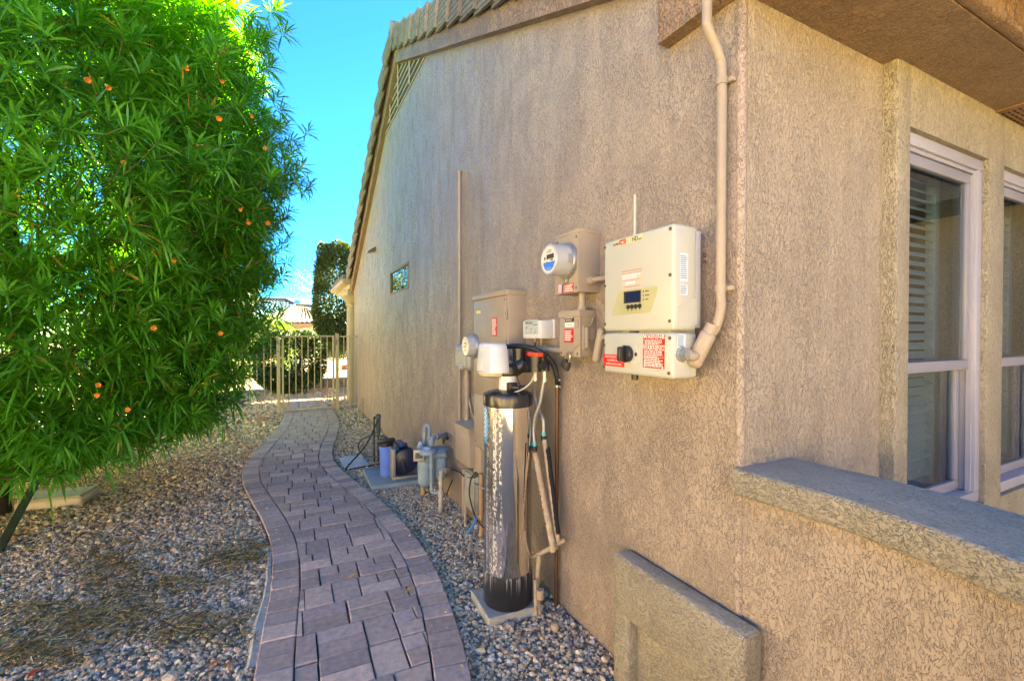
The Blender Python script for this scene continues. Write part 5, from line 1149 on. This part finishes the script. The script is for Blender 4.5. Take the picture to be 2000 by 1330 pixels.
for k in range(11):
    a = k*2.4; z0 = .5+.17*k; rr0 = float(crown_r(min(z0+1.0, 3.9)))*.82
    m = MB(); m.tube([(TX+.15, TY-.04, z0), (TX+.15+.35*rr0*math.cos(a), TY+.35*rr0*math.sin(a), z0+.35), (TX+.75*rr0*math.cos(a+.15), TY+.75*rr0*math.sin(a+.15), z0+.75), (TX+rr0*math.cos(a+.1), TY+rr0*math.sin(a+.1), z0+.95)], lambda t: .04*(1-.8*t), 7, 4); m.build("limb", BARK, tree)
def lump(P): return np.array([mnoise.noise(Vector(p)*1.5)+.5*mnoise.noise(Vector(p)*3.4+Vector((7, 1, 2))) for p in P])
def whorl_pts(n, amin, amax, depth):
    z = rng.uniform(.45, zz[-1], n*3); r0 = crown_r(z); keep = rng.random(n*3) < (r0/max(rrr)); z = z[keep][:n]; r0 = r0[keep][:n]
    a = rng.uniform(amin, amax, len(z)); dpt = 1-depth*rng.random(len(z))**1.6
    P0 = np.stack([TX+r0*np.cos(a), TY+r0*np.sin(a), z], 1); lf = 1+.15*lump(P0)
    r = r0*dpt*lf*(1+.055*rng.standard_normal(len(z))); P = np.stack([TX+r*np.cos(a), TY+r*np.sin(a), z], 1)
    out = np.stack([np.cos(a), np.sin(a), np.full(len(z), .25)], 1)
    low = np.clip((1.3-z)/.8, 0, 1)[:, None]
    D = out*rng.uniform(.5, 1.1, (len(z), 1))+rng.normal(0, .42, (len(z), 3))+np.array([0, 0, .55])*(1-low)+np.array([0, 0, -.35])*low
    return P, D/np.linalg.norm(D, axis=1, keepdims=True)
ac = math.atan2(-TY, -TX)
Pa, Da = whorl_pts(6200, ac-.5, ac+2.0, .50)         # the side towards the path and the camera
Pb, Db = whorl_pts(3800, ac+2.0, ac-.5+2*math.pi, .5)
def whorl_leaves(P, D, per, Lr, wr):
    n = len(P); k = per; pos = np.repeat(P, k, 0); d = np.repeat(D, k, 0)
    i = np.tile(np.arange(k), n); f = i/k
    ref = np.cross(d, np.array([.31, .55, .77])); ref /= np.linalg.norm(ref, axis=1, keepdims=True); r2 = np.cross(d, ref)
    th = i*2.39996+np.repeat(rng.uniform(0, 6.28, n), k)+rng.normal(0, .15, n*k)
    el = np.repeat(rng.uniform(.9, 1.15, n), k)*(1.45-1.05*f)+rng.normal(0, .12, n*k)   # older leaves lower, young ones upright
    dirs = d*np.cos(el)[:, None]+(ref*np.cos(th)[:, None]+r2*np.sin(th)[:, None])*np.sin(el)[:, None]
    sc = np.repeat(rng.uniform(.8, 1.15, n), k)
    L_ = rng.uniform(*Lr, n*k)*sc*(1-.35*f); pos = pos+d*((f-.6)*.075)[:, None]+dirs*.004
    return pos, dirs, L_, rng.uniform(*wr, n*k)*sc, rng.uniform(.12, .42, n*k)*(1-.5*f)
A = whorl_leaves(Pa, Da, 20, (.13, .20), (.0105, .0155)); B = whorl_leaves(Pb, Db, 15, (.14, .22), (.013, .02))
Va, _ = place_leaves(*A); Vb, _ = place_leaves(*B)
VV = np.concatenate([Va, Vb]); n_l = len(VV)
# the nearest leaves in the picture are parts of their own
Cn = VV.mean(1); zc = Cn[:, 0]*_f.x+Cn[:, 1]*_f.y+(Cn[:, 2]-EYE)*_f.z; xc = Cn[:, 0]*_r.x+Cn[:, 1]*_r.y; yc = Cn[:, 0]*_u.x+Cn[:, 1]*_u.y+(Cn[:, 2]-EYE)*_u.z
uu = 1000+FPX*xc/zc; vv = 665-FPX*yc/zc
LEAF = leafmat("tree_leaf", (.042, .25, .03), (.12, .43, .055), .40, .36, (.36, .27, .06))
score = np.where((uu > 5) & (uu < 700) & (vv > 5) & (vv < 1000), zc, 99); order = np.argsort(score)[:295]
msk = np.ones(n_l, bool); msk[order] = False
Tq = leaf_template(1, 1, 3)[1]; nvl = VV.shape[1]
FFl = (Tq[None]+(np.arange(msk.sum())*nvl)[:, None, None]).reshape(-1, 4)
o = link("foliage", mesh_np("foliage", VV[msk].reshape(-1, 3), FFl, LEAF, True), tree); setting(o, 'stuff')
for i in order: link("leaf", mesh_np("leaf", VV[i], Tq, LEAF, True), tree)
# twigs carrying the sprays
m = MB()
for p, d in list(zip(Pa, Da))[:1500]:
    p, d = Vector(p), Vector(d); q = p-d*.02; b_ = p-d*.22+(Vector((TX, TY, p.z))-p).normalized()*.10
    m.tube([b_, q*.5+b_*.5+Vector((0, 0, -.01)), q, p+d*.03], lambda t: .0045-.0022*t, 4, 0, False)
setting(m.build("twigs", pm("green_twig", (.07, .085, .03), .7), tree), 'stuff')
# flowers
FLW = pm("peach_flower", (.72, .20, .035), .5, 0, .15, 30, tint=(.74, .30, .06)); CAL = pm("flower_tube", (.55, .38, .10), .5)
def march(u, v):
    d = ray(u, v); d = d/ d.length; t = 1.2
    while t < 9:
        p = Vector((0, 0, EYE))+d*t
        if math.hypot(p.x-TX, p.y-TY) < float(crown_r(p.z))*1.06 and .45 < p.z < zz[-1]: return p, d
        t += .02
    return None, d
for k, (u, v) in enumerate([(242, 318), (365, 135), (434, 160), (428, 232), (386, 283), (518, 290), (470, 410), (485, 435), (300, 641), (341, 509), (431, 651), (402, 750), (192, 752), (190, 772), (171, 157), (212, 172), (445, 105), (492, 227), (523, 436), (33, 380), (475, 680), (250, 800)]):
    p, d = march(u, v)
    if p is None: continue
    ax = (-d+Vector((random.uniform(-1.1, 1.3), random.uniform(-.8, .8), random.uniform(-.8, .2)))).normalized(); m = MB(); s_ = random.uniform(.5, .75)
    p = p - d*.02
    m.lathe(p-ax*.045*s_, ax, [(.003, 0), (.005, .012*s_), (.010*s_, .028*s_), (.017*s_, .044*s_), (.025*s_, .052*s_), (.021*s_, .053*s_), (.010*s_, .034*s_), (.002, .02)], 15, False)
    for vtx in m.bm.verts:
        rel = vtx.co-(p-ax*.045*s_); h = rel.dot(ax)
        if h > .042*s_: vtx.co += (rel-ax*h)*(.12*math.sin(5*math.atan2(rel.dot(ax.orthogonal().normalized()), rel.dot(ax.cross(ax.orthogonal()).normalized()))))
    fo = m.build("flower", FLW, tree)
    m = MB(); m.lathe(p-ax*.062*s_, ax, [(.002, 0), (.006, .006), (.0055, .02)], 8); m.build("calyx", CAL, fo)
# leaning steel stake that props the tree
a, b = onZ(-45, 1135), None
b = Vector((0, 0, EYE))+ray(108, 872)*4.1
m = MB(); a = onZ(-20, 1105, -.02); d = b-a; q = d.to_track_quat('Z', 'Y').to_matrix().to_4x4()
m.box(-.026, .026, -.009, .009, 0, d.length, .003, 1, Matrix.Translation(a) @ q); tag(m.build("tree_stake", pm("dark_stake_metal", (.06, .058, .065), .5, .4, .25, 14)), "dark flat steel stake leaning into the tree at left", "stake")
# ---- shrubs and trees beyond the gate
def shrub(name, lab, cat, c, rad, n, mat, L_=(.04, .07), w=(.02, .03), box=2.6, group=None, rough=.10):
    t = thing(name, lab, cat, (c[0], c[1], 0), group); cz = c[2]
    th = rng.uniform(0, 6.28, n); ph_ = np.arccos(rng.uniform(-1, 1, n)); d = np.stack([np.sin(ph_)*np.cos(th), np.sin(ph_)*np.sin(th), np.cos(ph_)], 1)
    e = 2/box; sd_ = np.sign(d)*np.abs(d)**e; sd_ /= (np.sum(np.abs(sd_)**box, 1)**(1/box))[:, None]
    dep = 1-.28*rng.random(n)**2; P = sd_*dep[:, None]*np.array(rad)
    lf = 1+rough*np.array([mnoise.noise(Vector(p)*2.2+Vector((c[0], 0, 0))) for p in P]); P = P*lf[:, None]+np.array(c)
    dirs = d+rng.normal(0, .6, (n, 3)); V, F = place_leaves(P, dirs, rng.uniform(*L_, n), rng.uniform(*w, n), rng.uniform(0, .3, n), 2)
    o = link("foliage", mesh_np("foliage", V.reshape(-1, 3), F, mat, True), t); setting(o, 'stuff')
    m = MB(); m.tube([(c[0], c[1], -.05), (c[0]+.03, c[1], cz*.5), (c[0], c[1]+.02, cz)], lambda q: .05*(1-.6*q), 8, 4)
    for k in range(6):
        a = k*1.05; m.tube([(c[0], c[1], cz*.5), (c[0]+rad[0]*.4*math.cos(a), c[1]+rad[1]*.4*math.sin(a), cz*.8), (c[0]+rad[0]*.75*math.cos(a), c[1]+rad[1]*.75*math.sin(a), cz+rad[2]*.3)], lambda q: .025*(1-.7*q), 6, 3)
    m.build("stems", BARK, t)
    return t
DKG = leafmat("dark_hedge_leaf", (.010, .035, .006), (.03, .075, .012), .12, .6); BRG = leafmat("bright_leaf", (.06, .14, .008), (.12, .21, .02), .35, .6); OLV = leafmat("olive_leaf", (.028, .06, .016), (.075, .12, .038), .25, .6)
shrub("hedge_shrub", "rounded dark green clipped shrub just beyond the gate", "shrub", (.17, 12.1, .78), (.78, .62, .70), 16000, DKG, (.05, .08), (.03, .045))
shrub("bright_shrub", "bright yellow green sunlit shrub behind the clipped shrub", "shrub", (-.6, 17.5, 1.05), (1.1, 1.0, 1.0), 6000, BRG, (.06, .12), (.02, .035), 2.2)
shrub("bright_shrub", "low yellow green shrub in front of the neighbouring house", "shrub", (1.35, 21.5, .85), (2.0, .8, .85), 5000, BRG, (.06, .12), (.025, .04), 2.2)
shrub("clipped_tree", "tall dark clipped tree standing beside the porch column", "tree", (1.42, 14.3, 2.55), (.62, .60, 1.62), 26000, OLV, (.07, .12), (.030, .046), 2.5, rough=.26)
shrub("dark_shrub", "dark shrub mass at the foot of the clipped tree", "shrub", (2.0, 19.5, .8), (.9, .7, .85), 5000, DKG, (.05, .09), (.025, .035), 2.4)
shrub("grey_shrub", "small sparse grey shrub at the hedge foot by the path", "shrub", (.45, 11.75, .28), (.22, .2, .26), 420, leafmat("grey_leaf", (.20, .23, .20), (.34, .36, .32), .2), (.03, .05), (.012, .02), 2.0)
shrub("yard_tree", "tall leafy green tree in the back yard, hidden behind the flowering tree", "tree", (-2.6, 16.5, 3.6), (2.0, 1.8, 2.6), 14000, OLV, (.12, .2), (.05, .08), 2.2)
shrub("yard_tree", "wide leafy green tree at far left behind the flowering tree", "tree", (-7.5, 13.5, 3.0), (2.2, 2.0, 2.4), 9000, OLV, (.14, .22), (.05, .09), 2.2)
# wispy tree behind
wt = thing("wispy_tree", "thin feathery desert tree against the sky behind the clipped tree", "tree", (2.0, 23, 0))
m = MB(); ends = []
m.tube([(2.0, 23, 0), (2.0, 23, 1.6), (1.8, 23, 3.0)], lambda t: .09*(1-.5*t), 8, 5)
rw = random.Random(11)
for k in range(26):
    a = rw.uniform(0, 6.28); el = rw.uniform(.1, 1.2); L_ = rw.uniform(1.5, 2.8); b0 = Vector((1.85, 23, rw.uniform(2.2, 3.2))); dd = Vector((math.cos(a)*math.cos(el), math.sin(a)*math.cos(el), math.sin(el)))
    p1 = b0+dd*L_*.5+Vector((0, 0, .15)); p2 = b0+dd*L_+Vector((rw.uniform(-.3, .3), 0, rw.uniform(-.2, .2))); m.tube([b0, p1, p2], lambda t: .016*(1-.75*t), 5, 4, False); ends += [(p1, dd), (p2, dd), (p1*.5+p2*.5, dd)]
m.build("branches", pm("grey_branch", (.16, .13, .10), .8), wt)
E_ = np.array([tuple(e[0]) for e in ends for _ in range(38)]); E_ = E_+rng.normal(0, .24, E_.shape)
V, F = place_leaves(E_, rng.normal(0, 1, E_.shape), rng.uniform(.06, .13, len(E_)), rng.uniform(.012, .022, len(E_)), rng.uniform(0, .4, len(E_)), 2)
setting(link("foliage", mesh_np("foliage", V.reshape(-1, 3), F, leafmat("feathery_leaf", (.08, .13, .05), (.14, .20, .08), .4), True), wt), 'stuff')
# ---- yard beyond the gate
m = MB(); m.box(-.6, .02, 9.05, 13.0, -.05, .001)
SAND = pm("pale_gravel_bank", (.38, .32, .25), .9, 0, .35, 24, .8, 60, .2, detail=8)
pts = [(.62, 11.0), (4.6, 11.0), (9, 14), (9, 22), (1.2, 22), (.75, 16)]
m = MB(); bk = [m.bm.verts.new((x, y, .0)) for x, y in pts]; 
A1 = [(.70, 13.1, .20), (4.5, 13.1, .20)]; m = MB()
m.quad((.75, 13.2, .19), (8, 13.2, .19), (9, 22, .62), (.2, 22, .62)); m.quad((.75, 13.2, .19), (.2, 22, .62), (-.4, 22, .0), (.3, 13.2, .0)); setting(m.build("gravel_bank", SAND))
kb = thing("retaining_curb", "low dark block curb holding the pale gravel bank", "curb", (2.5, 13.15, 0))
x = .66
KB = pm("curb_block_grey", (.20, .18, .165), .85, 0, .2, 12, .5, 50, .3, obj_rand=.15)
while x < 5.5: m = MB(); m.box(x, x+.29, 13.05, 13.2, -.03, .225, .012, 1); m.build("curb_block", KB, kb); x += .30
m = MB(); yb = np.arange(9.06, 11.5, .16)
for y in yb:
    for x in np.arange(.1, .78, .17): paver_geo(m.bm, [(x, y), (x+.165, y), (x+.165, y+.155), (x, y+.155)], .028+random.uniform(-.002, .002))
setting(m.build("back_path", MATS["concrete_paver_far"], None, 18))
P5, S5 = [], []
sc_ = [scatter(-1.2, 1.3, 9.25, 12.8, 420, .024)]
stones(sc_[0][0][(sc_[0][0][:, 0] < .08) | (sc_[0][0][:, 0] > .8) | (sc_[0][0][:, 1] > 11.5)], sc_[0][1][(sc_[0][0][:, 0] < .08) | (sc_[0][0][:, 0] > .8) | (sc_[0][0][:, 1] > 11.5)], "gravel", GR)
RST = pm("red_boulder", (.38, .13, .07), .85, 0, .3, 8, .6, 30)
for k, (x, y, z, s_, lab) in enumerate(((.98, 15.0, .30, .20, "orange red boulder at the left end of the gravel bank"), (1.95, 15.6, .34, .20, "dark red boulder beside the porch column"), (2.25, 15.4, .33, .15, "smaller pinkish boulder right of the dark red one"))):
    b5 = bmesh.new(); bmesh.ops.create_icosphere(b5, subdivisions=2, radius=s_)
    for vtx in b5.verts: vtx.co = Vector((vtx.co.x*1.3, vtx.co.y, vtx.co.z*.8))*(1+.35*mnoise.noise(vtx.co*5+Vector((k*3, 0, 0))))+Vector((x, y, z))
    m = MB(); m.bm.free(); m.bm = b5; tag(m.build("boulder", RST, None, 20), lab, "boulder", "boulders on the gravel bank")
bf = thing("back_fence", "tan picket fence on low wall at the back of yard", "fence", (2, 20, 0))
m = MB(); m.box(.5, 9, 20.0, 20.12, 0, .72); m.build("low_wall", pm("low_wall_tan", (.42, .36, .26), .8, 0, .1, 5), bf)
for z in (1.62, .82): m = MB(); m.box(.5, 9, 20.04, 20.08, z-.02, z+.02); m.build("rail", FEN, bf)
m = MB(); m.box(-.011, .011, -.011, .011, 0, 1); o_ = m.build("picket", FEN); pk2 = o_.data; bpy.data.objects.remove(o_)
x = .55
while x < 4.5: picket(pk2, x, .72, 1.62, bf, 20.06); x += .125
for x in (1.62, 3.4): m = MB(); m.box(x-.04, x+.04, 20.0, 20.1, .70, 1.72); m.build("post", FEN, bf)
# ---- neighbour's house
nh = thing("neighbour_house", "distant stucco house with pale barrel tile hip roof", "house", (0, 37, 0))
NHW = pm("neighbour_stucco", (.22, .17, .13), .8, 0, .08, 3)
m = MB(); m.box(-11, 2.6, 36.0, 44, 0, 2.35); m.build("wall", NHW, nh)
TIL = pm("pale_barrel_tile", (.12, .095, .085), .75, 0, .3, 9, .4, 20, .3, tint=(.075, .058, .05))
def tile_roof(e0, e1, r0, r1, name, nx, ny):
    """wavy barrel tiles laid in stepped courses between an eave edge and a ridge edge"""
    mm = MB(); e0, e1, r0, r1 = map(Vector, (e0, e1, r0, r1)); nrm = (e1-e0).cross(r0-e0).normalized()
    if nrm.z < 0: nrm = -nrm
    for j in range(ny):
        t0, t1 = j/ny, (j+1)/ny; A = []; B = []
        for i in range(nx*6+1):
            s_ = i/(nx*6); w = .075*abs(math.sin(math.pi*i/6))
            A.append(mm.bm.verts.new((e0+(e1-e0)*s_)*(1-t0)+(r0+(r1-r0)*s_)*t0+nrm*(w+.05))); B.append(mm.bm.verts.new((e0+(e1-e0)*s_)*(1-t1)+(r0+(r1-r0)*s_)*t1+nrm*w))
        for i in range(nx*6): mm.bm.faces.new((A[i], A[i+1], B[i+1], B[i]))
    return setting(mm.build(name, TIL, nh, 40), 'stuff')
tile_roof((-11.5, 35.3, 2.25), (3.2, 35.3, 2.25), (-9, 39.8, 4.15), (0.2, 39.8, 4.15), "roof_tiles", 46, 12)
tile_roof((3.2, 35.3, 2.25), (3.2, 44.5, 2.25), (.2, 39.8, 4.15), (.2, 40.0, 4.15), "roof_tiles", 20, 12)
m = MB(); m.cyl((-9, 39.8, 4.2), (.2, 39.8, 4.2), .13, n=10); m.cyl((.2, 39.8, 4.2), (3.2, 35.3, 2.35), .13, n=10); m.build("ridge_tiles", pm("dark_ridge_tile", (.13, .10, .09), .8), nh)
tile_roof((-1.2, 33.6, 2.2), (3.9, 33.6, 2.2), (.8, 37.2, 3.55), (2.0, 37.2, 3.55), "roof_tiles", 16, 9)
tile_roof((-1.2, 38, 2.2), (-1.2, 33.6, 2.2), (.8, 38, 3.55), (.8, 37.2, 3.55), "roof_tiles", 12, 9)
m = MB(); m.cyl((-1.2, 33.6, 2.3), (.8, 37.2, 3.62), .12, n=10); m.cyl((.8, 37.2, 3.62), (2.0, 37.2, 3.62), .12, n=10); m.build("ridge_tiles", MATS["dark_ridge_tile"], nh)
m = MB(); m.box(-1.0, 3.7, 33.62, 33.7, 1.98, 2.2); m.build("fascia", pm("brown_fascia", (.20, .13, .09), .7), nh)
m = MB(); m.box(-.8, 3.5, 34.1, 36, 0, 2.0); m.build("wing_wall", NHW, nh)
m = MB(); m.box(1.2, 2.9, 34.06, 34.12, .9, 1.9); m.build("window", pm("white_blind_window", (.55, .57, .60), .3), nh)
m = MB(); sk = (1.05, 38.6, 3.85); m.lathe(sk, (0, 0, 1), [(.30, -.2), (.30, .12), (.22, .26), (.02, .32)], 18); m.build("skylight", pm("blue_skylight", (.10, .42, .62), .15), nh)
# ---- houses across the side yard and the street behind (they light and are mirrored by the windows and the steel tank)
for nm, lab, bx, roofp in (("neighbour_house", "tan neighbouring house across the side yard, out of frame left", (-14, -8.2, -9, 15, 0, 2.7), None), ("neighbour_house", "tan house across the street behind the camera", (-8, 14, -19, -12, 0, 2.7), None)):
    t = thing(nm, lab, "house", ((bx[0]+bx[1])/2, (bx[2]+bx[3])/2, 0)); m = MB(); m.box(*bx); m.build("wall", pm("sunny_stucco", (.52, .42, .31), .8, 0, .06, 2), t)
    x0, x1, y0, y1 = bx[0]-.5, bx[1]+.5, bx[2]-.5, bx[3]+.5; xm, ym = (x0+x1)/2, (y0+y1)/2; hx, hy = max(0, (x1-x0)-(y1-y0))/2, max(0, (y1-y0)-(x1-x0))/2
    m = MB(); b4 = [m.bm.verts.new(p) for p in ((x0, y0, 2.7), (x1, y0, 2.7), (x1, y1, 2.7), (x0, y1, 2.7))]; r2 = [m.bm.verts.new((xm-hx, ym-hy, 4.6)), m.bm.verts.new((xm+hx, ym+hy, 4.6))]
    m.bm.faces.new(b4[::-1])
    if hx: fs = ((b4[0], b4[1], r2[1], r2[0]), (b4[1], b4[2], r2[1]), (b4[2], b4[3], r2[0], r2[1]), (b4[3], b4[0], r2[0]))
    else: fs = ((b4[0], b4[1], r2[0]), (b4[1], b4[2], r2[1], r2[0]), (b4[2], b4[3], r2[1]), (b4[3], b4[0], r2[0], r2[1]))
    for f in fs: m.bm.faces.new(f)
    m.build("roof", TIL, t)
    for k in range(3):
        m = MB()
        if hx: xx = bx[0]+3+k*6.5; m.box(xx, xx+1.6, bx[3]-.05, bx[3]+.04, .9, 2.2)
        else: yy_ = bx[2]+4+k*7; m.box(bx[1]-.05, bx[1]+.04, yy_, yy_+1.5, .9, 2.2)
        m.build("window", pm("dark_window", (.04, .05, .06), .1), t)
for k, (x, y) in enumerate(((2.5, -8.5), (6.5, -9.5), (-3, -9))):
    shrub("street_shrub", ("green street shrub behind the camera, nearest the patio wall line", "green street shrub behind the camera, farthest right", "green street shrub behind the camera, on the left")[k], "shrub", (x, y, .9), (1.0, .9, .9), 1500, DKG, (.08, .14), (.03, .05), 2.2)
print("objects", len(bpy.data.objects), "pavers", pav_n, "leaves", n_l)
